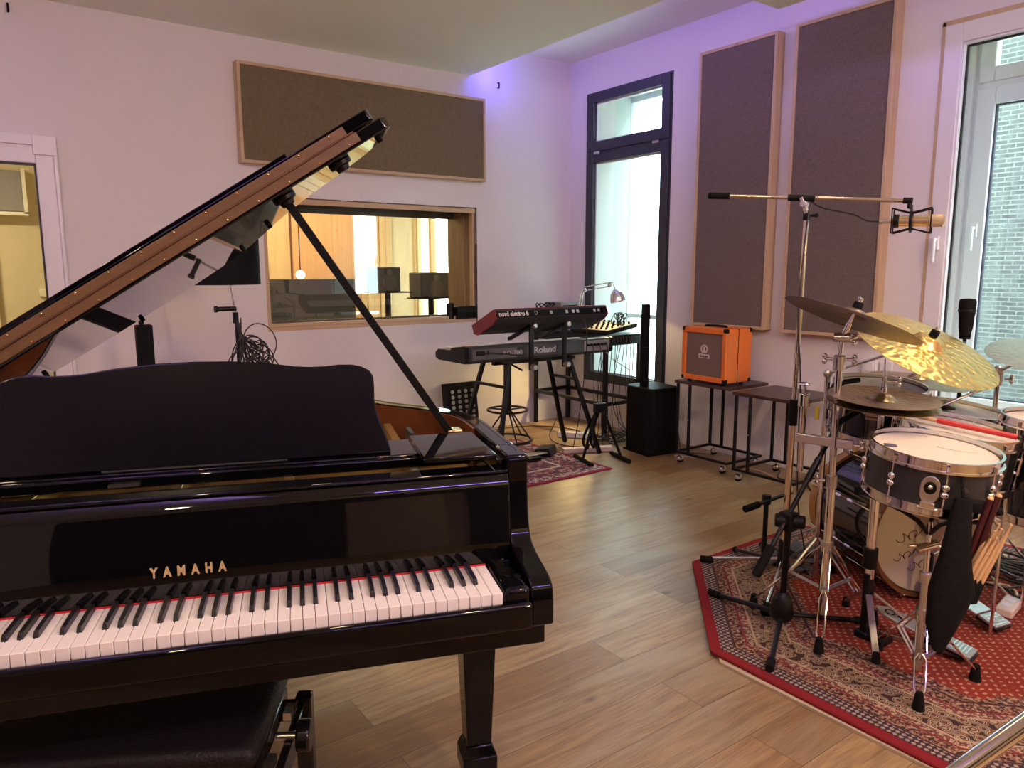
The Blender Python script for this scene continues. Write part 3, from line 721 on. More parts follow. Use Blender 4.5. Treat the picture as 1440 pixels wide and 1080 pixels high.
# arms and key blocks
ARM = smooth_line([(.19, ZR), (.188, .905), (.178, .83), (.160, .797), (.125, .782), (.062, .770), (.020, .762), (.004, .745), (.0, .72)], 2) + [(.0, .664), (.30, .664), (.30, ZR)]
def arm(x0, x1, name):
    mb = MB(); mb.prism(ARM, x0, x1, Matrix(((0, 0, 1, 0), (1, 0, 0, 0), (0, 1, 0, 0), (0, 0, 0, 1)))); return pb(mb, name, BLK, bevel=.006, seg=3)
arm(.062, .112, 'arm'); arm(-1.334, -1.284, 'arm')
for a, b in ((.003, .060), (-1.282, -1.225)):
    kb_ = pb(MB().box((a, -.004, .69), (b, .165, .757)), 'key_block', BLK, bevel=.012, seg=3)
pb(MB().cyl((.045, .05, .757), (.045, .05, .761), .008).cyl((.045, .13, .757), (.045, .13, .764), .006), 'block_screw', BLKS)
pb(MB().box((-1.30, .0, .626), (.092, .30, .668)), 'keybed', BLK, bevel=.003)
pb(MB().box((-1.285, -.020, .668), (.061, .0, .728)), 'key_slip', BLK, bevel=.009, seg=3)
pb(MB().box((-1.30, .16, .50 + .05), (.09, .60, .626)), 'under_frame', BLKS)
# keys: 52 white, 36 black
KW = 1.222 / 52
mb = MB().box((-KW + .0006, 0, .724), (-.0006, .152, .749)); wk = pb(mb, 'white_key', IVORY, bevel=.0012)
for i in range(1, 52):
    c = wk.copy(); col.objects.link(c); c.location.x = -KW * i
def bkey():
    mb = MB(); a = [(-.0055, .052, .745), (.0055, .052, .745), (.0055, .152, .745), (-.0055, .152, .745)]
    t = [(-.0040, .060, .761), (.0040, .060, .761), (.0045, .152, .762), (-.0045, .152, .762)]
    A = [mb.bm.verts.new(v) for v in a]; T = [mb.bm.verts.new(v) for v in t]
    for i in range(4): mb.bm.faces.new((A[i], A[(i + 1) % 4], T[(i + 1) % 4], T[i]))
    mb.bm.faces.new(T); mb.bm.faces.new(A[::-1]); return mb
bk = None
# counting from the top C downwards: boundaries between white keys that carry a black key
names = 'CBAGFED'   # going down from C8
for i in range(51):
    hi = names[i % 7]; lo = names[(i + 1) % 7]
    if (hi, lo) in (('C', 'B'), ('F', 'E')): continue
    off = {('B', 'A'): .002, ('G', 'F'): -.002, ('E', 'D'): .002, ('D', 'C'): -.002}.get((hi, lo), 0)
    x = -KW * (i + 1) + off
    if bk is None: bk = pb(bkey(), 'black_key', EBONY, bevel=.0012); bk.location.x = x
    else:
        c = bk.copy(); col.objects.link(c); c.location.x = x
pb(MB().box((-1.224, .1515, .735), (.0, .156, .7515)), 'felt_strip', FELTR)
# fallboard with lettering
FB = [(.157, .742), (.170, .742), (.185, .925), (.215, .945), (.215, .955), (.190, .957), (.176, .948), (.163, .925)]
MX = Matrix(((0, 0, 1, 0), (1, 0, 0, 0), (0, 1, 0, 0), (0, 0, 0, 1)))
fbd = pb(MB().prism(FB, -1.283, .061, MX), 'fallboard', BLKF, bevel=.002)
pb(MB().box((-1.283, .176, .953), (.061, .232, .961)), 'fallboard_top_rail', BLK, bevel=.0035)
nb_ = Vector((.157, .742)); nt_ = Vector((.163, .925)); dv = (nt_ - nb_).normalized()
def fbm(x, t):
    M = Matrix(((1, 0, 0, x), (0, dv.x, -dv.y, nb_.x + dv.x * t), (0, dv.y, dv.x, nb_.y + dv.y * t), (0, 0, 0, 1)))
    return M @ Matrix.Translation((0, 0, .0012))
def ptext(s, name, size, M, m, parent, **k):
    o = text(s, name, size, Matrix(), m, parent, **k); o.matrix_local = M; return o
xs = (-.702, -.672, -.641, -.610, -.580, -.549)
ptext('YAMAHA', 'brand_lettering', .0285, fbm(-.690, .066) @ Matrix.Diagonal((.72, 1, 1, 1)), GOLDL, fbd, ext=.0008, space=2.12, bold=.0011)
# music shelf, side plates and desk
pb(MB().box((-1.22, .285, .952), (-.0, .325, .978)), 'shelf_rail', BLK, bevel=.005)
pb(MB().box((-1.10, .30, .970), (-.12, .46, .982)), 'music_shelf', BLK, bevel=.003)
pb(MB().box((-.125, .215, .976), (.045, .465, .990)), 'side_plate', BLK, bevel=.004)
pb(MB().box((-1.265, .215, .976), (-1.10, .465, .990)), 'side_plate', BLK, bevel=.004)
pb(MB().box((.044, .215, .955), (.0625, .47, .975)).box((-1.283, .215, .955), (-1.265, .47, .975)), 'side_cleat', BLK, bevel=.002)
half = [(.427, .0), (.420, .030), (.410, .060), (.399, .092), (.394, .127), (.395, .160), (.394, .183), (.385, .198), (.366, .208), (.345, .213), (.315, .214), (.284, .211), (.25, .211), (.22, .213), (.156, .223), (.08, .230), (0, .232)]
dk = [(x, y) for x, y in half] + [(-x, y) for x, y in half[::-1][1:]]
tilt = R(14)
MD = Matrix(((1, 0, 0, -.611), (0, sin(tilt), -cos(tilt), .322), (0, cos(tilt), sin(tilt), .984), (0, 0, 0, 1)))
pb(MB().prism(dk, 0, .016, MD @ Matrix.Translation((0, 0, -.016))), 'music_desk', mat('desk_black', (.004, .0035, .006), .2, 0, 0, .3), bevel=.004)
pb(MB().cyl((-.80, .316, .984), (-.42, .316, .984), .004, seg=8), 'desk_hinge', BLKS)
pb(MB().box((-.78, .27, .961), (-.72, .30, .966)), 'latch_plate', CHROME2)
# lid: hinge on the bass side, propped on the treble side
AL = R(32.6)
ML = Matrix(((cos(AL), 0, -sin(AL), -1.318), (0, 1, 0, 0), (sin(AL), 0, cos(AL), 1.002), (0, 0, 0, 1)))
lo = [(x + 1.318 - .0 , y) for x, y in OUT]
sx_ = 1.386 / (.110 + 1.318)
lo = [(x * sx_ if x > 0 else 0.0, y) for x, y in lo]
lout = [(1.386, .44)] + [p for p in lo if p[1] > .45 and p[0] >= 0] + [(0, .44)]
lout = [(1.374, .44), (1.386, .455)] + lout[1:]
LIDM = mat('lid_black', (.003, .003, .004), .02, 0, 0, .9)
lid = pb(MB().prism(lout, 0, .030, ML), 'lid', LIDM, bevel=.003)
flap = [(0, .44), (1.352, .44), (1.362, .46), (1.345, .66), (1.31, .815), (1.29, .82), (0, .82)]
flp = pb(MB().prism(flap, .034, .062, ML), 'lid_front_flap', BLK, bevel=.003)
pb(MB().prism([(0, .45), (1.14, .45), (1.14, .475), (0, .475)], .062, .072, ML), 'flap_ledge', BLK, lid, bevel=.002)
HG = pine('bronze_strip', (.165, .092, .038), (.08, .04, .015), axis=0, rough=.4)
hg = pb(MB().box((.0, .434, .0075), (1.305, .441, .0295), ML).box((.0, .434, .0345), (1.285, .441, .055), ML), 'lid_hinge', HG, lid, bevel=.001)
pb(MB().cyl(ML @ Vector((0, .4345, .032)), ML @ Vector((1.30, .4345, .032)), .0028, seg=8), 'hinge_pin', mat('hinge_dark', (.12, .06, .03), .4, .6), lid)
mb = MB()
for k in range(16):
    s = 1.275 - k * .082
    mb.sphere(ML @ Vector((s, .4335, .0125)), .0028, 8); mb.sphere(ML @ Vector((s - .03, .4335, .0500)), .0028, 8)
pb(mb, 'hinge_screw', BRASS, lid)
for s, y in ((1.355, .50), (1.02, 1.06), (.90, 1.42), (.42, 1.72), (.1, 1.5)):
    if s == .42: y = 1.76
    mb = MB(); mb.cyl(ML @ Vector((s, y, 0)), ML @ Vector((s, y, -.014)), .009, .007); pb(mb, 'lid_bumper', RUB, lid)
for s in (1.245, 1.085):
    mb = MB(); mb.cyl(ML @ Vector((s, .53, 0)), ML @ Vector((s, .53, -.012)), .030, .028, 20); mb.cyl(ML @ Vector((s, .53, -.012)), ML @ Vector((s, .53, -.024)), .019, .016, 16)
    pb(mb, 'prop_socket', BLKS, lid, bevel=.002)
for y in (.55, 1.1, 1.5): pb(MB().cyl((-1.322, y - .05, ZR + .008), (-1.322, y + .05, ZR + .008), .007), 'case_hinge', BRASS)
ptop = ML @ Vector((1.085, .53, -.016)); pbase = Vector((.012, .525, .955))
pb(MB().beam(pbase, ptop, .020, .015, (0, 1, 0)), 'lid_prop', BLKS, bevel=.002)
pb(MB().box((-.01, .515, .94), (.03, .56, .985)).cyl((-.012, .54, .975), (.034, .54, .975), .007), 'prop_bracket', BRASS, bevel=.003)
pb(MB().box((-.115, .505, .80), (-.10, .60, .985)), 'prop_rest', BLKS, bevel=.003)
# legs with casters
def leg(x, y):
    mb = MB(); z1, z0 = .626, .165
    for a, b, wa, wb in (((z1), (z1 - .05), .058, .058), (z1 - .05, z0, .048, .033)):
        A = [mb.bm.verts.new((x + i * wa, y + j * wa, a)) for i, j in ((-1, -1), (1, -1), (1, 1), (-1, 1))]
        B = [mb.bm.verts.new((x + i * wb, y + j * wb, b)) for i, j in ((-1, -1), (1, -1), (1, 1), (-1, 1))]
        for q in range(4): mb.bm.faces.new((A[q], A[(q + 1) % 4], B[(q + 1) % 4], B[q]))
        mb.bm.faces.new(A[::-1]); mb.bm.faces.new(B)
    o = pb(mb, 'leg', BLK, bevel=.003)
    mb = MB(); w0, w1 = .034, .046
    A = [mb.bm.verts.new((x + i * w0, y + j * w0, z0)) for i, j in ((-1, -1), (1, -1), (1, 1), (-1, 1))]
    B = [mb.bm.verts.new((x + i * w1, y + j * w1, .135)) for i, j in ((-1, -1), (1, -1), (1, 1), (-1, 1))]
    for q in range(4): mb.bm.faces.new((A[q], A[(q + 1) % 4], B[(q + 1) % 4], B[q]))
    mb.bm.faces.new(A[::-1]); mb.bm.faces.new(B); mb.box((x - .046, y - .046, .085), (x + .046, y + .046, .135)); pb(mb, 'leg_foot', BLK, o, bevel=.004)
    pb(MB().cyl((x - .012, y, .036), (x + .012, y, .036), .036, seg=24).box((x - .02, y - .012, .05), (x + .02, y + .012, .086)), 'caster', BRASS, o)
leg(.030, .385); leg(-1.25, .385); leg(-.82, 1.55)
pb(MB().box((-.66, .55, .10), (-.64, .58, .60)).box((-.58, .55, .10), (-.56, .58, .60)).box((-.70, .52, .06), (-.52, .60, .12)), 'pedal_lyre', BLK, bevel=.004)
for x in (-.67, -.61, -.55): pb(MB().box((x - .012, .44, .075), (x + .012, .53, .085)), 'pedal', BRASS, bevel=.003)

# ---------------------------------------------------------------- piano bench
BTH = R(-31)
be = thing('piano_bench', 'black padded piano bench with a round height knob, half under the keyboard', 'bench', (.364, 1.354, 0), BTH)
def bb(mb, name, m, parent=None, bevel=0, **k): return mb.build(name, m, parent or be, bevel=bevel, world=False, **k)
LEA = mat('black_leather', (.008, .006, .006), .45, spec=.25, bump=.25, bscale=160)
SATB = mat('polished_bench_black', (.006, .005, .005), .12, spec=.4)
mb = MB(); mb.box((-.56, 0, .44), (0, .33, .492)); bb(mb, 'seat_cushion', LEA, bevel=.022, seg=4)
bb(MB().path([(-.55, .004, .468), (-.004, .004, .468), (-.004, .326, .468), (-.55, .326, .468)], .003, 6, closed=True), 'piping', BLKS)
bb(MB().box((-.555, .008, .395), (-.005, .322, .437)), 'seat_frame', SATB, bevel=.004)
bb(MB().box((.018, -.01, .345), (.036, .34, .40)), 'side_rail', SATB, bevel=.003)
bb(MB().box((-.596, -.01, .345), (-.578, .34, .40)), 'side_rail', SATB, bevel=.003)
for x in (.006, .047):
    for y in (-.012, .34):
        mb = MB()
for x in (.030, -.590):
    for y in (.0, .33): bb(MB().box((x - .019, y - .019, 0), (x + .019, y + .019, .41)), 'leg', SATB, bevel=.004)
bb(MB().box((-.58, -.008, .345), (.02, .008, .395)).box((-.58, .322, .345), (.02, .338, .395)), 'apron', SATB, bevel=.002)
kn = bb(MB().cyl((.045, .175, .405), (.075, .175, .405), .035, seg=28), 'height_knob', SATB, bevel=.006, seg=3)
bb(MB().cyl((.0, .175, .405), (.045, .175, .405), .010), 'knob_shaft', CHROME2, kn)
bb(MB().box((.0, .07, .40), (.018, .10, .418)).box((.0, .24, .40), (.018, .27, .418)), 'scissor_bracket', CHROME2)

# ---------------------------------------------------------------- far corner: keyboards, stand, desk
def th_box(name, lab, cat, a, b, m, bevel=.003, part='body', group=None):
    t = thing(name, lab, cat, ((a[0] + b[0]) / 2, (a[1] + b[1]) / 2, a[2]), 0, group)
    MB().box(a, b).build(part, m, t, bevel); return t
GREYP = mat('keyboard_grey', (.030, .031, .033), .5); GREYL = mat('panel_grey', (.20, .20, .21), .4)
REDN = mat('red_lacquer', (.20, .012, .022), .32); LETW = mat('white_print', (.75, .75, .75), .5); LETG = mat('grey_print', (.42, .42, .43), .5)
# wine rug
rg = MB().box((-.72, -.58, 0), (.72, .58, .008)).build('persian_rug', rug2_mat(.72, .58)); rg.location = (2.885, 4.335, .0005)
tag(rg, 'small wine red patterned rug under the keyboard stand', 'rug')
# lower stage piano
YR = 4.15
rp = thing('stage_piano', 'long dark grey stage piano, lower of the two keyboards on the stand', 'keyboard', (3.28, YR, .80))
x0, x1 = 2.625, 3.965
PROF = [(0, .80), (.02, .785), (.36, .785), (.40, .80), (.40, .84), (.36, .865), (.20, .868), (.185, .885), (.03, .905), (0, .895)]
MYZ = lambda x, y, z: Matrix(((0, 0, 1, x), (1, 0, 0, y), (0, 1, 0, z), (0, 0, 0, 1)))
MB().prism([(a, b) for a, b in PROF], x0 + .03, x1 - .03, MYZ(0, YR, 0)).build('case', GREYP, rp, .003)
for a, b in ((x0, x0 + .03), (x1 - .03, x1)): MB().prism(PROF, a, b, MYZ(0, YR - .004, .002)).build('end_cheek', BLKS, rp, .006)
MB().box((x0 + .04, YR - .006, .805), (x1 - .04, YR + .001, .888)).build('rear_panel', mat('graphite', (.05, .05, .055), .45, .3), rp, .002)
MB().box((x1 - .30, YR - .010, .808), (x1 - .05, YR - .004, .885)).build('jack_panel', GREYL, rp, .002)
MB().box((x0 + .05, YR - .010, .812), (x0 + .42, YR - .004, .880)).build('jack_panel', mat('jack_grey', (.10, .10, .105), .45), rp, .002)
mb = MB()
for i in range(52): mb.box((x0 + .06 + i * .0235, YR + .215, .868), (x0 + .06 + i * .0235 + .0225, YR + .355, .876))
mb.build('white_keys', IVORY, rp)
MR = Matrix.Translation((x0 + .60, YR - .0075, .846)) @ Matrix.Rotation(R(90), 4, 'X')
text('Roland', 'maker_lettering', .062, Matrix.Translation((x0 + .57, YR - .0075, .846)) @ Matrix.Rotation(R(90), 4, 'X'), LETG, rp, .001, 1.15, bold=.0012)
text('RD-700', 'model_lettering', .042, Matrix.Translation((x0 + .30, YR - .0105, .842)) @ Matrix.Rotation(R(90), 4, 'X'), LETG, rp, .001, 1.25)
MB().box((x0 + .08, YR - .014, .84), (x0 + .15, YR - .009, .872)).build('power_inlet', BLKS, rp, .002)
MB().box((x0 + .17, YR - .014, .845), (x0 + .185, YR - .009, .872)).build('power_switch', BLKS, rp, .001)
for i in range(6): MB().cyl((x1 - .27 + i * .035, YR - .011, .855), (x1 - .27 + i * .035, YR - .03, .855), .009, seg=10).build('jack_plug', BLKM, rp)
# upper red keyboard, tilted to the player
TN = R(24); NY = 4.02
MN = Matrix.Translation((2.765, NY, 1.150)) @ Matrix.Rotation(-TN, 4, 'X')   # origin: top rear edge, x right, y to the player, z up
rn = thing('stage_keyboard', 'red lacquered stage keyboard tilted on the upper tier of the stand', 'keyboard', (3.25, NY, 1.02))
WN = 1.0
MB().prism([(0, 0), (.285, 0), (.285, -.06), (.25, -.082), (.05, -.082), (0, -.062)], .012, WN - .012, MN @ MYZ(0, 0, 0)).build('case', mat('dark_underside', (.03, .032, .036), .5), rn, .002)
for a, b in ((0, .012), (WN - .012, WN)): MB().prism([(-.002, .004), (.29, .004), (.29, -.062), (.25, -.085), (.05, -.085), (-.002, -.064)], a, b, MN @ MYZ(0, 0, 0)).build('end_cheek', REDN, rn, .003)
MB().box((.012, -.003, 0), (WN - .012, .29, .006), MN).build('top_plate', REDN, rn, .002)
MB().box((.012, -.004, -.060), (WN - .012, .0, -.012), MN).build('rear_panel', BLKS, rn, .001)
text('nord electro 6', 'model_lettering', .048, MN @ Matrix.Translation((.03, -.0055, -.034)) @ Matrix.Rotation(R(90), 4, 'X'), LETW, rn, .001, .86, bold=.0010)
text('D', 'model_suffix', .038, MN @ Matrix.Translation((.325, -.0055, -.034)) @ Matrix.Rotation(R(90), 4, 'X'), LETG, rn, .001, 1.0)
for x in (.46, .60, .66, .70, .86, .90): MB().box((x, -.006, -.045), (x + .022, -.003, -.022), MN).build('jack_field', LETG, rn, .001)
mb = MB()
for i in range(40): mb.box((.03 + i * .0235, .15, .006), (.03 + i * .0235 + .0225, .28, .012), MN)
mb.build('white_keys', IVORY, rn)
# stand
st = thing('keyboard_stand', 'black two-tier trestle stand carrying both keyboards', 'stand', (3.28, 4.3, 0))
def leg_(p0, p1, foot=True):
    l = MB().beam(p0, p1, .028, .028, (0, 1, 0)).build('leg', BLKMET, st, .002)
    d = (Vector(p1) - Vector(p0)).normalized()
    MB().cyl(Vector(p1) - d * .08, Vector(p1), .010).cyl(Vector(p1) - d * .0, Vector(p1) + Vector((0, 0, .0)) + d * .005, .016).build('leg_tip', CHROME2, l)
leg_((3.02, 4.20, .78), (2.86, 4.12, .02)); leg_((2.98, 4.45, .78), (2.84, 4.62, .02))
leg_((3.56, 4.20, .78), (3.80, 4.10, .02)); leg_((3.56, 4.45, .78), (3.84, 4.56, .02))
for x in (2.99, 3.56): MB().beam((x, 4.14, .772), (x, 4.52, .772), .03, .024).build('cross_bar', BLKMET, st, .002)
MB().beam((2.96, 4.17, .60), (2.94, 4.5, .60), .022, .02).build('brace', BLKMET, st, .002); MB().beam((3.62, 4.17, .60), (3.63, 4.5, .60), .022, .02).build('brace', BLKMET, st, .002)
MB().beam((2.95, 4.30, .755), (3.62, 4.30, .755), .04, .025).build('long_bar', BLKMET, st, .002)
for x in (3.13, 3.43):
    MB().beam((x, 4.09, .72), (x, 4.09, 1.05), .030, .022, (0, 1, 0)).build('upright', BLKMET, st, .003)
    MB().beam((x - .02, 4.05, 1.040), (x - .02, 4.32, .920), .035, .022).build('support_arm', BLKMET, st, .003)
    for z in (.74, 1.03):
        MB().cyl((x, 4.075, z), (x, 4.035, z), .022, .018, 16).build('clamp_knob', CHROME2, st, .003)
        MB().cyl((x + .02, 4.09, z - .01), (x + .05, 4.09, z - .01), .018).build('clamp_screw', BLKS, st, .002)
# guitar stand in front
gs = thing('guitar_stand', 'small black folded A-frame guitar stand on the floor before the keyboards', 'stand', (3.7, 3.98, 0))
gt = Vector((3.70, 4.00, .40))
MB().boxc(gt, (.09, .05, .07)).build('hinge_block', BLKS, gs, .006)
MB().cyl(gt + Vector((-.035, 0, -.02)), (3.56, 4.02, .03), .011).build('leg', BLKS, gs); MB().cyl(gt + Vector((.035, 0, -.02)), (3.855, 3.93, .03), .011).build('leg', BLKS, gs)
MB().cyl((3.602, 4.16, .018), (3.515, 3.87, .018), .016).build('foot_bar', RUB, gs); MB().cyl((3.885, 4.06, .018), (3.815, 3.79, .018), .016).build('foot_bar', RUB, gs)
MB().path([(3.72, 4.03, .36), (3.78, 4.2, .12), (3.74, 4.1, .06), (3.70, 4.05, .12)], .010, smooth=2).build('cradle', RUB, gs)
MB().path([(3.69, 4.03, .36), (3.70, 4.2, .12), (3.67, 4.1, .06), (3.64, 4.05, .12)], .010, smooth=2).build('cradle', RUB, gs)
# desk
dk_ = thing('desk', 'black metal framed desk in the corner below the black window', 'desk', (4.4, 4.95, 0))
MB().box((4.17, 4.45, .85), (4.60, 5.42, .875)).build('desk_top', BLKS, dk_, .003)
for x, y in ((4.19, 4.47), (4.19, 5.40), (4.58, 4.47), (4.58, 5.40)): MB().boxc((x, y, .425), (.032, .032, .85)).build('leg', BLKMET, dk_, .002)
MB().beam((4.19, 4.47, .30), (4.19, 5.40, .30), .03, .03).build('stretcher', BLKMET, dk_, .002)
MB().beam((4.58, 4.47, .30), (4.58, 5.40, .30), .03, .03).build('stretcher', BLKMET, dk_, .002)
MB().beam((4.19, 4.47, .30), (4.58, 4.47, .30), .03, .03).build('stretcher', BLKMET, dk_, .002); MB().beam((4.19, 5.40, .30), (4.58, 5.40, .30), .03, .03).build('stretcher', BLKMET, dk_, .002)
MB().box((4.18, 4.455, .79), (4.59, 4.475, .85)).box((4.17, 4.46, .79), (4.19, 5.41, .85)).build('apron', BLKS, dk_, .002)
# synth on the desk
sy_ = thing('synthesizer', 'small synth with tilted knob panel lit yellow on the corner desk', 'synthesizer', (4.38, 4.7, .876))
Ms = Matrix.Translation((4.2, 4.47, .878)) @ Matrix.Rotation(R(-8), 4, 'Y')
MB().box((0, 0, 0), (.36, .46, .035), Ms).build('case', BLKS, sy_, .004)
MB().box((.01, .01, .035), (.35, .45, .039), Ms).build('panel', mat('cream_panel', (.70, .55, .30), .5), sy_)
mb = MB()
for i in range(5):
    for j in range(7): mb.cyl(Ms @ Vector((.04 + i * .065, .04 + j * .06, .039)), Ms @ Vector((.04 + i * .065, .04 + j * .06, .056)), .011, .009, 10)
o = mb.build('control_knobs', BLKM, sy_); o['kind'] = 'stuff'
# anglepoise lamp
SILV = mat('lamp_silver', (.80, .80, .80), .22, .9)
la = thing('desk_lamp', 'white silver anglepoise lamp bending over the corner desk', 'lamp', (4.32, 5.01, .876))
MB().cyl((4.32, 5.01, .877), (4.32, 5.01, .895), .065, seg=24).build('base', SILV, la, .002)
J1 = Vector((4.30, 4.86, 1.235)); J2 = Vector((4.30, 4.55, 1.275)); J0 = Vector((4.32, 4.98, .90))
MB().cyl(J0, J1 + Vector((0, .015, 0)), .005).build('lower_arm', SILV, la); MB().cyl(J0 + Vector((0, .04, 0)), J1 + Vector((0, .05, -.02)), .005).build('lower_arm', SILV, la)
MB().cyl(J1 + Vector((0, .03, -.01)), J2, .005).build('upper_arm', SILV, la); MB().cyl(J1 + Vector((0, .02, .025)), J2 + Vector((0, 0, .03)), .005).build('upper_arm', SILV, la)
MB().sphere(J1, .018).build('joint', SILV, la); MB().sphere(J2 + Vector((0, 0, .01)), .02).build('joint', SILV, la)
MB().path([J2 + Vector((0, 0, .03)), J2 + Vector((0, -.04, .03)), (4.30, 4.48, 1.23)], .005, smooth=2).build('neck', SILV, la)
Mh = frame((4.30, 4.46, 1.20), (-.1, .25, 1))
MB().lathe([(.0, .05), (.02, .05), (.03, .045), (.052, .02), (.062, -.02), (.064, -.05), (.060, -.05), (.055, -.02), (.02, .03), (0, .035)], Mh, 24).build('lamp_shade', SILV, la)
MB().sphere(Mh @ Vector((0, 0, -.02)), .022, 12).build('bulb', mat('warm_bulb', (1, .9, .7), .4, emit=(1, .75, .35), es=12), la)
l = bpy.data.lights.new('desk_lamp_light', 'SPOT'); l.energy = 5; l.color = (1, .72, .32); l.spot_size = R(140); l.shadow_soft_size = .03
o = bpy.data.objects.new('desk_lamp_light', l); col.objects.link(o); o.location = Mh @ Vector((0, 0, -.045))
th = th_box('headphone_amp', 'small grey and black device at the back of the corner desk', 'device', (4.22, 5.08, .877), (4.42, 5.32, 1.125), GREYL, .006)
MB().box((4.24, 5.074, .90), (4.40, 5.08, 1.10)).build('front_panel', BLKS, th, .002)
hp = thing('cable_coil', 'coil of black cable hanging beside the grey device behind the red keyboard', 'cable', (4.30, 4.98, .877))
pts = [(4.14 + .10 * cos(t), 5.20 + .05 * sin(t * 1.0), 1.02 + .10 * sin(t * 1.3 + 1)) for t in [i * .45 for i in range(60)]]
MB().path(pts, .005, 6).build('coil', BLKM, hp)
ac = thing('speaker', 'small rounded black speaker on the corner desk beside the wall', 'speaker', (4.5, 4.98, .877))
MB().lathe([(0, 0), (.06, 0), (.075, .05), (.07, .16), (.04, .2), (0, .205)], Matrix.Translation((4.52, 4.98, .877)), 24).build('shell', BLKS, ac)
cg = thing('coiled_cable', 'yellow lit tangle of patch cables on the synth by the window', 'cable', (4.42, 4.55, .95))
pts = [(4.42 + .06 * cos(t) + .02 * sin(2.2 * t), 4.55 + .07 * sin(t * 1.1), 1.0 + .05 * sin(t * 1.7)) for t in [i * .4 for i in range(70)]]
MB().path(pts, .0035, 6).build('loop', BLKM, cg)
# column loudspeaker
sb = thing('column_loudspeaker', 'black column loudspeaker on its subwoofer beside the black window', 'speaker', (4.2, 3.98, 0))
oc = smooth_line([(-.17, -.135), (.17, -.135), (.17, .135), (-.17, .135)], 0)
def rrect(hx, hy, c): return [(-hx + c, -hy), (hx - c, -hy), (hx, -hy + c), (hx, hy - c), (hx - c, hy), (-hx + c, hy), (-hx, hy - c), (-hx, -hy + c)]
MS = Matrix.Translation((4.235, 3.985, 0)) @ Matrix.Rotation(R(-8), 4, 'Z')
MB().prism(rrect(.155, .165, .05), .012, .52, MS).build('subwoofer', BLKM, sb, .008)
MB().prism(rrect(.03, .026, .008), .52, 1.15, MS @ Matrix.Translation((-.08, 0.0, 0))).build('column', BLKM, sb, .003)
MB().box((-.11, -.03, .82), (-.05, .03, .826), MS).build('joint_ring', BLKS, sb)
MB().box((-.15, -.16, 0), (.15, .16, .012), MS).build('foot', RUB, sb)
# drum throne like stool
so_ = thing('stool', 'round backless stool with a foot ring behind the stage piano', 'stool', (3.50, 4.90, 0))
def ring(c, r, rr, seg=36): return MB().path([(c[0] + r * cos(2 * pi * i / seg), c[1] + r * sin(2 * pi * i / seg), c[2]) for i in range(seg)], rr, 8, closed=True)
SX, SY = 3.505, 4.90
MB().lathe([(0, .70), (.17, .70), (.185, .71), (.185, .735), (.17, .75), (0, .752)], Matrix.Translation((SX, SY, 0)), 32).build('seat', mat('grey_seat', (.20, .20, .19), .5), so_)
MB().cyl((SX, SY, .24), (SX, SY, .70), .032).build('column', BLKMET, so_)
ring((SX, SY, .012 + .01), .20, .010).build('base_ring', BLKMET, so_); ring((SX, SY, .27), .165, .009).build('foot_ring', BLKMET, so_)
for i in range(6):
    a = i * pi / 3 + .3
    MB().cyl((SX + .03 * cos(a), SY + .03 * sin(a), .26), (SX + .195 * cos(a), SY + .195 * sin(a), .02), .007, seg=8).build('spoke', BLKMET, so_)
for i in range(3):
    a = i * 2 * pi / 3; MB().cyl((SX + .03 * cos(a), SY + .03 * sin(a), .27), (SX + .16 * cos(a), SY + .16 * sin(a), .27), .006, seg=8).build('ring_spoke', BLKMET, so_)
MB().cyl((SX, SY - .02, .66), (SX + .08, SY - .1, .60), .008).build('height_lever', RUB, so_)
# egg-crate panel
eg = thing('patch_box', 'black box with rows of silver knobs leaning at the wall behind the piano', 'box', (3.35, 5.32, 0))
Me = Matrix.Translation((3.20, 5.30, .0)) @ Matrix.Rotation(R(-8), 4, 'X')
MB().box((0, 0, 0), (.30, .09, .45), Me).build('case', BLKS, eg, .005)
MB().box((-.004, -.003, .44), (.304, .093, .46), Me).build('lid_edge', BLKM, eg, .003)
for j in range(4):
    for i in range(8):
        MB().cyl(Me @ Vector((.05 + j * .066, -.012, .07 + i * .045)), Me @ Vector((.05 + j * .066, .0, .07 + i * .045)), .016, seg=14).build('knob', CHROME2, eg, .002)
# pedals, power strips and cables of the corner
pd = thing('sustain_pedal', 'black wedge foot pedal on the wine red rug', 'pedal', (3.50, 4.31, 0))
MB().prism([(0, 0), (.13, 0), (.13, .05), (.015, .065), (0, .02)], 0, .17, Matrix.Translation((3.44, 4.25, .010)) @ Matrix.Rotation(R(35), 4, 'Z') @ Matrix(((0, 0, 1, 0), (1, 0, 0, 0), (0, 1, 0, 0), (0, 0, 0, 1)))).build('body', BLKS, pd, .004)
p2 = thing('expression_pedal', 'low dark pedal with a silver plate beside the stool base', 'pedal', (3.28, 4.33, 0))
MB().box((3.22, 4.22, .010), (3.33, 4.40, .04)).build('base', BLKS, p2, .004); MB().box((3.235, 4.26, .04), (3.42, 4.33, .05)).build('plate', CHROME2, p2, .003)
ps = thing('power_strip', 'pale power strip on the floor behind the guitar stand', 'power strip', (3.85, 4.22, 0))
MB().box((-.2, -.03, 0), (.2, .03, .04), Matrix.Translation((3.80, 4.24, .002)) @ Matrix.Rotation(R(-24), 4, 'Z')).build('body', mat('rose_white_plastic', (.60, .47, .46), .4), ps, .006)
pw = thing('power_strip', 'white short power strip with plugs under the corner desk', 'power strip', (4.1, 4.75, 0))
MB().box((-.15, -.035, 0), (.15, .035, .045), Matrix.Translation((4.06, 4.68, .002)) @ Matrix.Rotation(R(-50), 4, 'Z')).build('body', WHITE, pw, .006)
CAB = mat('cable_black', (.012, .012, .012), .5)
def cable(lab, pts, r=.004, m=None, name='cable', grp=None, sm=3):
    t = MB().path(pts, r, 6, smooth=sm).build(name, m or CAB); return tag(t, lab, 'cable', grp)
random.seed(3)
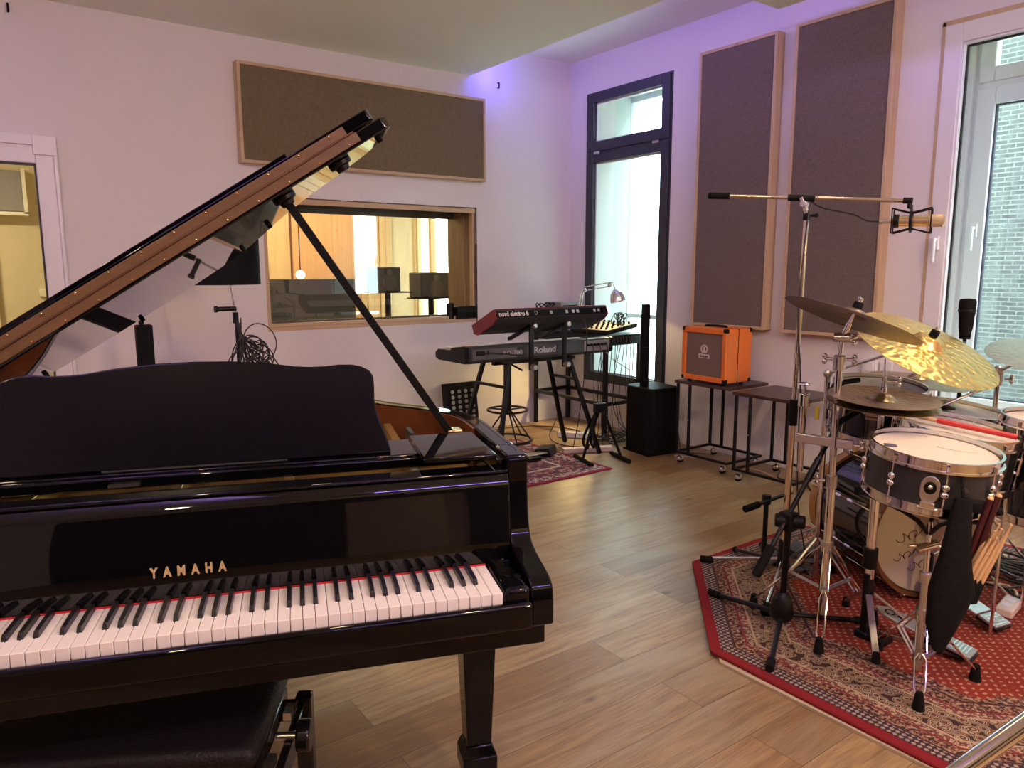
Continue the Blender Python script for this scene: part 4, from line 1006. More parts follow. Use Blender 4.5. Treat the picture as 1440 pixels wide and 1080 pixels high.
DESKC = 'black cable hanging from the back of the corner desk to the floor'
for i in range(11):
    y = 4.42 + .012 * (i % 3); x = 4.02 + i * .035
    b = (x + random.uniform(-.1, .2), 4.32 + random.uniform(-.05, .1), .01)
    cable(DESKC, [(x + .1, 4.45, .86), (x + .1, 4.425, .82), (x + random.uniform(-.04, .08), 4.40, .5), (x + random.uniform(-.06, .1), 4.38, .2), b, (b[0] + random.uniform(-.15, .1), b[1] + random.uniform(-.05, .2), .008)], .0032, grp='cables hanging behind the corner desk')
for k, (x, zt) in enumerate(((3.70, .85), (3.77, .85), (3.84, .85))):
    cable('black audio cable from the stage piano jacks, %s of the three' % ('leftmost', 'middle one', 'rightmost')[k], [(x, YR - .025, zt), (x + .01, YR - .07, zt + .01), (x + .03, YR - .05, .6), (x + .10, YR + .02, .3), (x + .2, 4.25, .012), (x + .3, 4.35, .008)], .0035, grp='cables from the stage piano jacks')
cable('black cable running from the red keyboard down to the power strip', [(3.52, 4.03, 1.09), (3.56, 3.99, 1.02), (3.60, 4.05, .7), (3.63, 4.15, .3), (3.68, 4.27, .05)], .0035)
cable('black cable plugged into the left end of the stage piano', [(2.74, YR - .012, .855), (2.78, YR - .04, .86), (2.90, YR - .02, .845), (3.05, YR - .015, .825), (3.2, YR + .02, .79)], .004)
cable('black cable lying along the floor at the far wall', [(2.9, 5.2, .008), (3.4, 5.30, .008), (3.95, 5.33, .008), (4.2, 5.1, .008), (4.25, 4.8, .008), (4.1, 4.7, .02)], .005)
cable('black loop of cable on the floor between stool and guitar stand', [(4.15, 5.0, .3), (3.95, 4.8, .15), (3.80, 4.75, .02), (3.75, 4.5, .008), (3.85, 4.38, .008), (3.80, 4.27, .04)], .0045)
cable('white cable hanging in front of the black window', [(4.15, 4.46, .80), (4.2, 4.44, .70), (4.4, 4.44, .60), (4.45, 4.44, .57)], .004, WHITE)
def tangle(lab, items):
    mb = MB()
    for pts, r in items: mb.path(pts, r, 6, smooth=3)
    o = mb.build('cable_tangle', CAB); tag(o, lab, 'cables'); o['kind'] = 'stuff'; return o
tl = []
for i in range(8):
    c0 = Vector((4.20 + random.uniform(-.1, .1), 4.35 + random.uniform(-.08, .1), 0))
    tl.append(([c0 + Vector((random.uniform(-.22, .16), random.uniform(-.14, .14), random.uniform(.008, .08))) for _ in range(7)], .004))
tangle('tangle of black cables on the floor beside the subwoofer', tl)
cable('thin black cable behind the subwoofer down to the tables', [(4.40, 3.95, .5), (4.45, 3.93, .3), (4.42, 3.85, .05), (4.35, 3.78, .008), (4.5, 3.6, .008)], .004)

# ---------------------------------------------------------------- C shaped rolling tables and the amplifier
WENGE = pine('dark_walnut_top', (.055, .026, .020), (.025, .012, .01), axis=1, rough=.35)
def ctable(lab, x0, x1, y0, y1, z=.612):
    t = thing('rolling_table', lab, 'table', ((x0 + x1) / 2, (y0 + y1) / 2, 0), 0, 'C shaped rolling tables at the window wall')
    MB().box((x0, y0, z - .022), (x1, y1, z)).build('table_top', WENGE, t, .002)
    q = .018
    for x in (x0 + .02, x1 - .03):
        for y in (y1 - .02, y1 - .13): MB().boxc((x, y, (z - .022 + .07) / 2), (q, q, z - .022 - .07)).build('leg', BLKMET, t, .0015)
    for x in (x0 + .02, x1 - .03): MB().beam((x, y0 + .01, .075), (x, y1 - .01, .075), q, q).build('base_rail', BLKMET, t, .0015)
    MB().beam((x0 + .02, y1 - .02, .075), (x1 - .03, y1 - .02, .075), q, q).build('base_rail', BLKMET, t, .0015); MB().beam((x0 + .02, y0 + .02, .075), (x1 - .03, y0 + .02, .075), q, q).build('base_rail', BLKMET, t, .0015)
    for x in (x0 + .02, x1 - .03):
        for y in (y0 + .05, y1 - .06):
            c = MB().cyl((x - .012, y, .024), (x + .012, y, .024), .024, seg=20).build('caster', RUB, t)
            MB().lathe([(0, .052), (.010, .052), (.022, .045), (.027, .03), (.025, .02), (.023, .03), (0, .045)], Matrix.Translation((x, y, 0)), 16).cyl((x, y, .05), (x, y, .066), .006).build('caster_hood', CHROME, c)
    MB().cyl((x0 + .006, y1 - .13, .33), (x0 + .012, y1 - .13, .33), .005, seg=10).build('screw', CHROME2, t)
    return t
ctable('dark C shaped rolling table carrying the orange amplifier', 4.13, 4.56, 3.17, 3.665)
ctable('dark C shaped rolling table with an empty top beside the amplifier', 4.06, 4.53, 2.60, 3.095, .605)
ORG = mat('orange_tolex', (.80, .19, .028), .5, bump=.3, bscale=400)
am = thing('guitar_amplifier', 'orange guitar amplifier with a grey grille on the rolling table', 'amplifier', (4.28, 3.42, .612))
Ma = Matrix.Translation((4.125, 3.215, .632)) @ Matrix.Rotation(R(-2), 4, 'Z')
AW, AH, AD = .40, .375, .27
MB().box((.02, 0, 0), (AD, AW, AH), Ma).build('cabinet', ORG, am, .008, seg=3)
mb = MB()
mb.box((0, 0, 0), (.02, AW, .035), Ma).box((0, 0, AH - .038), (.02, AW, AH), Ma).box((0, 0, .035), (.02, .035, AH - .038), Ma).box((0, AW - .035, .035), (.02, AW, AH - .038), Ma)
mb.build('front_frame', ORG, am, .005, seg=3)
MB().box((.012, .035, .035), (.024, AW - .035, AH - .038), Ma).build('speaker_grille', cloth('amp_grille', (.15, .10, .085), (.26, .19, .165), (60, 60, 60)), am)
mb = MB().box((.125, -.0015, .0), (.130, AW + .0015, AH + .001), Ma); mb.build('panel_seam', BLKM, am)
for y in (0, AW):
    for z in (0, AH):
        for x in (0, AD): MB().boxc((x + (.016 if x == 0 else -.014), y + (.014 if y == 0 else -.014), z + (.014 if z == 0 else -.014)), (.034, .032, .032), Ma).build('corner_guard', BLKS, am, .007)
MB().path([Ma @ Vector((.12, .10, AH)), Ma @ Vector((.12, .11, AH + .012)), Ma @ Vector((.12, .28, AH + .012)), Ma @ Vector((.12, .29, AH))], .009, 8, smooth=1).build('carry_handle', BLKS, am)
for y in (.05, AW - .05):
    for x in (.04, AD - .04): MB().cyl(Ma @ Vector((x, y, -.019)), Ma @ Vector((x, y, 0)), .014, .017).build('foot', RUB, am)
BADGE = mat('badge_cream', (.62, .52, .46), .4)
MB().box((.008, .152, .160), (.013, .248, .190), Ma).build('name_badge', BADGE, am, .001)
Mt = Ma @ Matrix(((0, 0, -1, .0075), (-1, 0, 0, .200), (0, 1, 0, .176), (0, 0, 0, 1)))
text('orange', 'badge_lettering', .029, Mt, BLKM, am, .0004, .95, 'CENTER', bold=.0006)
mb = MB().lathe([(.023, 0), (.031, 0), (.031, .003), (.023, .003), (.023, 0)], Ma @ Matrix(((0, 0, -1, .012), (-1, 0, 0, .200), (0, 1, 0, .226), (0, 0, 0, 1))), 24)
mb.box((.008, .195, .212), (.012, .205, .244), Ma).box((.008, .184, .206), (.012, .216, .214), Ma); mb.build('crest', BADGE, am)
cable('pale cable lying on the floor under the amplifier table', [(4.25, 3.75, .006), (4.4, 3.5, .006), (4.3, 3.3, .006), (4.42, 3.15, .006), (4.35, 2.95, .006)], .005, mat('cable_beige', (.5, .42, .32), .5))
cable('black cable lying on the floor under the empty rolling table', [(4.5, 3.0, .006), (4.3, 2.9, .006), (4.42, 2.75, .006), (4.25, 2.6, .006)], .005)
# box on the control window sill
bx = thing('wireless_receiver', 'small black receiver box on the right end of the control window sill', 'device', (3.48, WY + .1, .996))
MB().box((3.36, WY - .02, .996), (3.60 - .035, WY + .12, 1.10)).build('case', BLKS, bx, .006); MB().box((3.38, WY - .024, 1.01), (3.55, WY - .02, 1.05)).build('front_panel', BLKM, bx, .001)
cn = thing('black_can', 'black cylinder beside the receiver box on the window sill', 'can', (3.31, WY + .06, .996))
MB().cyl((3.32, WY + .04, .996), (3.32, WY + .04, 1.13), .033, seg=20).build('body', BLKS, cn, .003)
wr = thing('window_rod', 'brown rod leaning in the right reveal of the control window', 'rod', (3.53, WY + .1, 1.1))
MB().cyl((3.535, WY + .14, .998), (3.545, WY + .16, 1.88), .008).build('rod', WOODD, wr)

# ---------------------------------------------------------------- behind the piano: vocal mic stand with a foam shield
vm = thing('microphone_stand', 'black microphone stand hung with cables and a foam shield behind the piano', 'microphone stand', (1.19, 4.25, 0))
VX, VY = 1.19, 4.25
MB().lathe([(0, 0), (.13, 0), (.13, .012), (.03, .03), (0, .03)], Matrix.Translation((VX, VY, 0)), 28).build('base', BLKS, vm)
MB().cyl((VX, VY, .02), (VX, VY, 1.14), .011).build('lower_tube', BLKS, vm)
MB().cyl((VX, VY, 1.14), (VX - .035, VY, 1.42), .007).build('upper_tube', CHROME, vm)
MB().cyl((VX - .005, VY, 1.12), (VX - .005, VY, 1.18), .016).build('clutch', BLKS, vm)
MB().cyl((VX - .10, VY, 1.20), (VX - .0, VY, 1.20), .013).cyl((VX - .115, VY, 1.20), (VX - .10, VY, 1.20), .018).build('side_clamp', BLKS, vm)
fs = thing('reflection_filter', 'curved black foam shield on the microphone stand under the open lid', 'foam shield', (1.2, 4.25, 1.33))
pts = []
for i in range(13):
    a = R(-62 + i * 124 / 12); pts.append((VX - .02 + .215 * sin(a), VY + .18 - .215 * cos(a)))
inn = [(VX - .02 + .19 * sin(R(-62 + i * 124 / 12)), VY + .18 - .19 * cos(R(-62 + i * 124 / 12))) for i in range(13)]
mb = MB().strip(pts, inn, 1.33, 1.62); mb.build('foam', BLKM, fs, .003)
mb = MB()
for i in range(24):
    a = R(-60 + i * 5.2); mb.cyl((VX - .02 + .188 * sin(a), VY + .18 - .188 * cos(a), 1.335), (VX - .02 + .188 * sin(a), VY + .18 - .188 * cos(a), 1.615), .008, seg=6)
mb.build('foam_ribs', BLKM, fs)
MB().cyl((VX - .03, VY - .01, 1.33), (VX - .03, VY - .01, 1.36), .012).build('mount', CHROME2, fs)
tl = []
random.seed(5)
for i in range(16):
    a = random.uniform(0, 6.28); rr = random.uniform(.05, .12)
    cx = VX + random.uniform(.03, .13); 
    pts = [(VX + random.uniform(-.01, .02), VY - .015, 1.15 - .004 * i), (VX + .01, VY - .02, 1.05)]
    pts += [(cx + rr * cos(t + a), VY - .02 + .02 * sin(t * 2 + i), 1.00 - .012 * i + rr * 1.2 * sin(t + a)) for t in [k * .8 for k in range(9)]]
    pts += [(VX + random.uniform(-.02, .05), VY - .01, .65)]
    tl.append((pts, .0035))
tangle('bundle of coiled black cables hanging on the microphone stand behind the piano', tl)
pl = thing('loudspeaker_pole', 'dark upright post standing behind the piano desk', 'post', (.80, 4.75, 0))
MB().box((.755, 4.72, .02), (.845, 4.78, 1.10)).build('post', BLKM, pl, .008); MB().box((.65, 4.6, 0), (.95, 4.9, .02)).build('base', BLKS, pl, .004); MB().sphere((.79, 4.75, 1.112), .016).build('cap', BLKS, pl)

ul = thing('added_fill_lamp', 'added unseen fill lamp under the corner desk that yellows the floor', 'lamp', (4.38, 5.1, .79))  # added fill lamp, unseen, makes the yellow patch on the floor
MB().box((4.33, 4.95, .80), (4.43, 5.25, .848)).build('housing', WHITE, ul, .004)
MB().box((4.34, 4.96, .795), (4.42, 5.24, .80)).build('tube', mat('added_fill_tube', (1, .8, .5), .4, emit=(1, .70, .30), es=2), ul)
l = bpy.data.lights.new('added_fill_light', 'SPOT'); l.energy = 40; l.color = (1, .68, .28); l.spot_size = R(110); l.spot_blend = .7; l.shadow_soft_size = .03
o = bpy.data.objects.new('added_fill_light', l); col.objects.link(o); o.location = (4.38, 5.05, .785); o.rotation_euler = Vector((-.75, -.05, -.8)).to_track_quat('-Z', 'Y').to_euler()

# ---------------------------------------------------------------- drum rug
def octo(ap): 
    s = ap * math.tan(pi / 8); return [(s, -ap), (ap, -s), (ap, s), (s, ap), (-s, ap), (-ap, s), (-ap, -s), (-s, -ap)]
pad = MB().prism(octo(1.035), 0, .010, Matrix.Rotation(R(1.2), 4, 'Z')).build('rug_underlay', mat('beige_felt_underlay', (.50, .40, .27), .9)); pad.location = (3.115, 1.175, .0005)
tag(pad, 'beige felt underlay showing below the edge of the octagonal rug', 'underlay')
mb = MB().prism(octo(1.04), 0, .012)
rug = mb.build('octagonal_rug', rug_mat(0, 0, 1.04), bevel=.004); rug.location = (3.13, 1.21, .011)
tag(rug, 'large red octagonal persian rug with wide patterned borders under the drum kit', 'rug')
ZF = .0235
# ---------------------------------------------------------------- drum kit
HEAD = mat('coated_head', (.74, .66, .52), .55, bump=.1, bscale=300); HEADC = mat('clear_yellowed_head', (.50, .43, .30), .3)
SHB = mat('gloss_black_shell', (.008, .008, .010), .08, 0, .6); SHM = mat('satin_black_shell', (.028, .026, .023), .42)
HOOPD = mat('dark_hoop_inlay', (.02, .02, .02), .3)
def rim_lathe(r, M, flip=1):
    f = flip
    return MB().lathe([(r * .975, -.020 * f), (r * 1.04, -.020 * f), (r * 1.04, -.014 * f), (r * 1.0, -.012 * f), (r * 1.0, .010 * f), (r * 1.015, .012 * f), (r * 1.015, .015 * f), (r * .972, .015 * f), (r * .975, -.020 * f)], M, 56)
def drum(name, lab, c, n, r, depth, lugs=8, shell=SHB, head=HEAD, grp=None, ph=0, lugstyle='tube', hoop=CHROME):
    t = thing(name, lab, 'drum', (c[0], c[1], c[2] - depth), 0, grp)
    M = frame(c, n)
    MB().lathe([(r * .955, -.014), (r * .975, -.012), (r * .975, -depth + .012), (r * .955, -depth + .014), (r * .955, -.014)], M, 56).build('shell', shell, t)
    MB().lathe([(0, -.001), (r * .94, -.001), (r * .972, -.010), (r * .972, -.014), (0, -.006)], M, 56).build('batter_head', head, t)
    MB().lathe([(0, -depth + .002), (r * .95, -depth + .002), (r * .97, -depth + .010), (0, -depth + .006)], M, 40).build('bottom_head', HEADC, t)
    rim_lathe(r, M).build('top_hoop', hoop, t); rim_lathe(r, M @ Matrix.Translation((0, 0, -depth)), -1).build('bottom_hoop', hoop, t)
    for k in range(lugs):
        a = 2 * pi * (k + .5) / lugs + ph; d = Vector((cos(a), sin(a), 0)); rr = r * 1.025
        l = MB()
        if lugstyle == 'tube':
            l.cyl(M @ (d * rr + Vector((0, 0, -depth * .32))), M @ (d * rr + Vector((0, 0, -depth * .68))), .0065, seg=10)
            for zz in (.36, .64): l.cyl(M @ (d * r * .97 + Vector((0, 0, -depth * zz))), M @ (d * rr + Vector((0, 0, -depth * zz))), .006, seg=8)
        else:
            for zz in (.42, .58):
                l.sphere(M @ (d * (r * .99 + .006) + Vector((0, 0, -depth * zz))), .0125, 12)
        lo_ = l.build('lug', CHROME, t)
        MB().cyl(M @ (d * rr + Vector((0, 0, -.004))), M @ (d * rr + Vector((0, 0, -depth + .004))), .0028, seg=6).cyl(M @ (d * rr + Vector((0, 0, .004))), M @ (d * rr + Vector((0, 0, -.012))), .0055, seg=8).cyl(M @ (d * rr + Vector((0, 0, -depth - .004))), M @ (d * rr + Vector((0, 0, -depth + .012))), .0055, seg=8).build('tension_rod', CHROME, lo_)
    return t, M
SR = (.405, -.915, 0)   # picture-right, used for tilts
def tiltn(a, b): return (a * .585 + b * .81, -a * .81 + b * .585, 1)
# a: leans to the right of the picture, b: leans away from the camera
sn, M = drum('snare_drum', 'satin black snare drum nearest the camera with a throw-off and stick bag', (2.500, 1.104, .830), tiltn(.07, -.07), .193, .150, 8, SHM, lugstyle='ball', ph=.25)
def on_shell(M, r, ang, z):  # local frame on the shell: x tangent, y up, z outwards
    a = ang; d = Vector((cos(a), sin(a), 0)); T = Vector((-sin(a), cos(a), 0)); m4 = Matrix((T, Vector((0, 0, 1)), d)).transposed().to_4x4(); m4.translation = d * r + Vector((0, 0, z)); return M @ m4
tocam = math.atan2(-.405, -.915)   # direction on the drum facing the camera
mS = on_shell(M, .189, tocam + .02, -.078) @ Matrix.Scale(1.25, 4)
th_ = MB().prism([(.022 * cos(a_) , .030 * sin(a_) + (.006 if sin(a_) > 0 else -.006)) for a_ in [i * pi / 10 for i in range(20)]], 0, .006, mS).build('throw_off', CHROME2, sn, .002)
MB().prism([(.014 * cos(a_), .016 * sin(a_)) for a_ in [i * pi / 8 for i in range(16)]], .006, .010, mS @ Matrix.Translation((0, .006, 0))).build('strainer_plate', BLKS, th_)
MB().box((-.016, -.044, .004), (.016, -.030, .016), mS).cyl(mS @ Vector((-.022, -.046, .012)), mS @ Vector((.022, -.046, .012)), .005).cyl(mS @ Vector((-.012, -.06, .010)), mS @ Vector((-.012, -.046, .010)), .0045).cyl(mS @ Vector((.012, -.06, .010)), mS @ Vector((.012, -.046, .010)), .0045).sphere(mS @ Vector((0, .010, .013)), .008, 10).build('strainer_lever', CHROME, th_, .001)
mV = on_shell(M, .189, tocam + .52, -.070); MB().cyl(mV @ Vector((0, 0, 0)), mV @ Vector((0, 0, .006)), .009, seg=16).build('air_vent', CHROME2, sn)
MB().prism([(.060 * cos(a_) , .020 * sin(a_)) for a_ in [i * pi / 12 for i in range(24)]], -.0005, .0008, M @ Matrix.Rotation(-1.05, 4, 'Z') @ Matrix.Translation((.07, .04, 0))).build('head_print', mat('faded_print', (.70, .66, .50), .5), sn)
MB().box((-.155, -.010, 0), (-.118, .012, .005), M @ Matrix.Rotation(-.75, 4, 'Z')).build('damper_gel', mat('blue_grey_gel', (.08, .085, .13), .4), sn, .002)
tag(sn, 'satin black snare drum nearest the camera with chrome hoops and throw-off', 'drum')
rd, Mr = drum('tom_drum', 'black drum with a red taped drumstick lying across its head', (2.920, 1.212, .825), tiltn(.13, -.05), .206, .18, 8, SHB)
rk, Mk = drum('tom_drum', 'gloss black rack tom with a chrome badge below the hi-hat cymbals', (3.040, 1.577, .925), tiltn(.05, -.10), .180, .20, 6, SHB, ph=.3)
mB = on_shell(Mk, .1765, tocam + .02, -.085)
bd = MB().box((-.032, -.014, 0), (.032, .014, .002), mB).build('name_badge', mat('bronze_badge', (.42, .30, .24), .35, .7), rk, .001)
MB().box((-.030, -.005, .002), (.030, .001, .003), mB).build('badge_stripe', mat('dark_red_print', (.10, .02, .015), .4), bd)
text('TAMA', 'badge_lettering', .010, mB @ Matrix.Translation((0, .008, .0022)), BLKM, bd, .0003, 1, 'CENTER') if False else None
t2, M2 = drum('tom_drum', 'black tom behind the red taped stick drum with a clamp over its head', (3.407, 1.414, .808), tiltn(.12, -.04), .198, .20, 8, SHB, ph=.15)
t3, M3 = drum('floor_tom', 'tall black floor tom cut by the right edge of the picture', (3.215, .985, .855), tiltn(.02, -.02), .190, .36, 8, SHB)
for a in (.6, 2.7, 4.8): MB().cyl(M3 @ Vector((.2 * cos(a), .2 * sin(a), -.12)), Vector(((M3 @ Vector((.215 * cos(a), .215 * sin(a), 0))).x, (M3 @ Vector((.215 * cos(a), .215 * sin(a), 0))).y, ZF)), .006).build('floor_leg', CHROME, t3)
# mic clamped on the rack tom and its felt
cm_ = thing('drum_microphone', 'small black clip microphone on the rim of the rack tom', 'microphone', (2.93, 1.66, .95))
p = Mk @ Vector((-.15, .09, .02)); q = Mk @ Vector((-.08, .05, .03))
MB().cyl(p, q, .012, .010).build('body', BLKS, cm_); MB().sphere(p + Vector((0, 0, .012)), .012).build('clip_screw', CHROME, cm_); MB().path([p, p + Vector((-.03, .02, -.01)), p + Vector((-.04, .02, -.06))], .008, smooth=2).build('clip', BLKS, cm_)
# red taped stick
STW = pine('hickory', (.66, .43, .20), (.5, .3, .12), rough=.4)
def stick(p0, p1, lab, grp=None, r=.0072, taped=False, nm='drumstick'):
    t = thing(nm, lab, 'drumstick', p0, 0, grp)
    p0 = Vector(p0); p1 = Vector(p1); d = (p1 - p0)
    MB().path([p0, p0 + d * .5, p0 + d * .8, p0 + d * .95, p0 + d * .962, p0 + d * .985, p1], [r, r, r * .8, r * .42, r * .5, r * .62, r * .25], 10).build('shaft', STW, t)
    if taped: MB().cyl(p0 - d * .004, p0 + d * .60, r * 1.25, seg=12).build('grip_tape', mat('red_tape', (.50, .020, .018), .4), t)
    return t
A_ = Mr @ Vector((.0, 0, .0))
nrm = (Mr.to_3x3() @ Vector((0, 0, 1)))
def onhead(P):   # drop a point onto the drum head plane
    P = Vector(P); return P - nrm * ((P - A_).dot(nrm)) 
sa = onhead((2.930, 1.036, .825)) ; sb_ = onhead((2.800, 1.375, .835))
hz = nrm * .024
stick(sa + hz + Vector((.005, -.01, 0)), sb_ + hz + (sb_ - sa) * .12, 'drumstick with a red taped grip lying across the drum behind the snare', r=.0082, taped=True)
# ---- cymbals
BRZ = cymbal_mat('hammered_gold_cymbal', (.98, .66, .22), (.86, .56, .17), .28, .9, 42)
BRD = cymbal_mat('dark_brown_cymbal', (.30, .22, .17), (.20, .14, .11), .36, .3, 40)
BRH = cymbal_mat('aged_bronze_cymbal', (.60, .48, .26), (.38, .31, .18), .30, .5, 60)
BRP = cymbal_mat('pale_silver_cymbal', (.72, .66, .52), (.55, .50, .40), .3, .3, 60)
def cymb_mb(r, M, bell=.17, rise=.035):
    b = r * bell * 1.0
    hbell = rise * .62; bow = rise - hbell
    top = [(.006, rise), (b * .35, rise - hbell * .05), (b * .62, rise - hbell * .22), (b * .82, rise - hbell * .52), (b * .95, rise - hbell * .86), (b * 1.04, rise - hbell * .99)]
    for k in range(1, 13):
        u = k / 12; rr = b * 1.04 + (r - b * 1.04) * u; top.append((rr, bow * (1 - u ** 1.6)))
    bot = [(x, z - .0016) for x, z in top[::-1]]
    return MB().lathe(top + bot + [top[0]], M, 72)
def cymbal(lab, c, n, r, m, grp=None, bell=.2, rise=.035, nut=True, low=None):
    t = thing('cymbal', lab, 'cymbal', c, 0, grp); M = frame(c, n)
    b_ = cymb_mb(r, Matrix(), bell, rise).build('plate', m, t, world=False)
    b_.matrix_local = INV[t.name] @ M @ Matrix.Translation((0, 0, -rise * .6))
    if nut:
        MB().cyl(M @ Vector((0, 0, rise * .4)), M @ Vector((0, 0, rise * .4 + .022)), .017, .016, 16).build('felt', BLKM, t)
        MB().cyl(M @ Vector((0, 0, rise * .4 + .022)), M @ Vector((0, 0, rise * .4 + .036)), .006).boxc((0, 0, rise * .4 + .036), (.032, .006, .012), M).build('wing_nut', CHROME, t, .002)
    return t, M
ride, MRD = cymbal('large hammered gold ride cymbal tilted toward the camera', (3.081, 1.412, 1.128), tiltn(.38, -.36), .285, BRZ, bell=.24, rise=.062)
crs, MCR = cymbal('dark brown crash cymbal seen from below and tilted down to the right', (2.560, 1.440, 1.255), tiltn(.36, .16), .243, BRD, bell=.2, rise=.045)
low_, MLW = cymbal('grey bronze cymbal lying low behind the gold ride cymbal', (3.380, 1.580, .940), tiltn(.10, -.04), .205, BRH, bell=.22)
rcy, MRC = cymbal('pale silver cymbal entering at the right edge above the toms', (3.510, 1.140, 1.088), tiltn(-.02, -.22), .225, BRP)
hh1, MHH = cymbal('bronze top hi-hat cymbal under the clutch', (2.653, 1.362, .950), tiltn(.045, -.06), .190, BRH, bell=.24, rise=.038, nut=False)
hb_, MHB = cymbal('lower hi-hat cymbal turned up against the top one', (2.653, 1.362, .936), tiltn(.045, -.06), .188, BRH, bell=.24, nut=False)
hb_.children[0].matrix_local = INV[hb_.name] @ MHB @ Matrix.Rotation(pi, 4, 'X') @ Matrix.Translation((0, 0, -.014))
# ---- hardware
def wing(P, d, t, r=.012):
    P = Vector(P); d = Vector(d).normalized(); MB().cyl(P, P + d * .022, .006).sphere(P + d * .028 + Vector((0, 0, .010)), r * .8, 10, (1, 1, 1.2)).sphere(P + d * .028 - Vector((0, 0, .010)), r * .8, 10, (1, 1, 1.2)).build('wing_screw', CHROME, t)
def tripod_chrome(t, P, hub, feet, gap=.012, low=.10):
    P = Vector(P)
    MB().cyl(P + Vector((0, 0, hub - .02)), P + Vector((0, 0, hub + .02)), .022).build('leg_collar', CHROME2, t)
    MB().cyl(P + Vector((0, 0, low - .012)), P + Vector((0, 0, low + .012)), .018).build('brace_collar', CHROME2, t)
    for f in feet:
        f = Vector((f[0], f[1], 0)); s = (f - P); s.z = 0; u = s.normalized(); w = Vector((-u.y, u.x, 0)) * gap
        top = P + Vector((0, 0, hub)) + u * .02; kn_ = top.lerp(Vector((f.x, f.y, .05)), .45); end = Vector((f.x, f.y, ZF + .035))
        mb = MB()
        for sg in (-1, 1): mb.path([top + w * sg * .8, top + w * sg, kn_ + w * sg * 1.2, kn_ + w * sg * .3, kn_ + w * sg * 1.2 + (end - kn_) * .15, end - (end - kn_) * .2 + w * sg * 1.1, end + w * sg * .3], .0035, 6)
        l = mb.build('leg', CHROME, t)
        MB().cyl(end + Vector((0, 0, .02)), Vector((f.x, f.y, ZF)), .012, .020, 12).build('rubber_foot', RUB, l)
        br = MB()
        for sg in (-1, 1): br.beam(P + Vector((0, 0, low)) + u * .015 + w * sg * .5, kn_ + w * sg * .5, .008, .003)
        br.build('leg_brace', CHROME2, t)
# crash stand
cs = thing('cymbal_stand', 'chrome cymbal stand under the dark crash cymbal at the rug left of the kit', 'cymbal stand', (2.55, 1.48, ZF))
cbase = Vector((2.55, 1.48, 0))
tripod_chrome(cs, cbase, .37, [(2.40, 1.40), (2.78, 1.40), (2.52, 1.77)], low=.20)
MB().cyl(cbase + Vector((0, 0, .10)), cbase + Vector((0, 0, .62)), .0155, seg=18).build('lower_tube', CHROME, cs)
MB().cyl(cbase + Vector((0, 0, .61)), cbase + Vector((0, 0, 1.08)), .0125, seg=18).build('middle_tube', CHROME, cs)
MB().cyl(cbase + Vector((0, 0, .60)), cbase + Vector((0, 0, .65)), .019, seg=18).build('tube_clamp', CHROME2, cs, .003)
MB().cyl(cbase + Vector((0, 0, 1.045)), cbase + Vector((0, 0, 1.10)), .021, seg=18).build('boom_clamp', CHROME2, cs, .004)
wing(cbase + Vector((.01, -.02, 1.085)), SR, cs); wing(cbase + Vector((-.01, .02, 1.085)), (-.405, .915, 0), cs); wing(cbase + Vector((-.01, .02, .625)), (-.405, .915, 0), cs)
MB().cyl(cbase + Vector((0, 0, 1.10)), cbase + Vector((.002, -.004, 1.16)), .008).build('upper_rod', CHROME, cs)
MB().cyl(cbase + Vector((-.015, .02, 1.165)), cbase + Vector((.015, -.03, 1.165)), .017, seg=18).build('tilter', CHROME2, cs, .003)
MB().cyl(cbase + Vector((.002, -.004, 1.165)), MCR @ Vector((0, 0, .03)), .0065).cyl(cbase + Vector((.002, -.008, 1.17)), (cbase + Vector((.002, -.004, 1.165))).lerp(MCR @ Vector((0, 0, 0)), .6), .010).build('tilter_rod', CHROME, cs)
wing(cbase + Vector((.0, -.02, 1.16)), SR, cs)
# accessory clamp with a spare arm left of the stand
ma = thing('multi_clamp', 'chrome multi clamp with a spare cymbal arm left of the crash stand', 'clamp', (2.6, 1.6, .7))
mp = cbase + Vector((.0, 0, .77)); mq = mp + Vector((-.046, .104, .01))
MB().beam(mp + Vector((.03, -.06, 0)), mq + Vector((-.01, .02, 0)), .022, .034).build('plate', CHROME2, ma, .003)
MB().cyl(mq + Vector((0, 0, -.13)), mq + Vector((0, 0, .12)), .011).build('rod', CHROME, ma)
MB().cyl(mq + Vector((0, 0, .12)), mq + Vector((0, 0, .17)), .022, .020, 16).build('rod_head', CHROME, ma, .004)
MB().cyl(mq + Vector((0, 0, .17)), mq + Vector((0, 0, .195)), .006).lathe([(0, .196), (.028, .205), (.026, .210), (0, .203)], Matrix.Translation(mq), 18).build('wing_nut', CHROME, ma)
MB().boxc(mq + Vector((.02, -.045, .10)), (.012, .012, .05)).build('yellow_tag', mat('yellow_plastic', (.55, .42, .03), .5), ma, .002)
wing(mp + Vector((.03, -.06, 0)), SR, ma); wing(mp + Vector((.03, -.06, .14)), SR, ma)
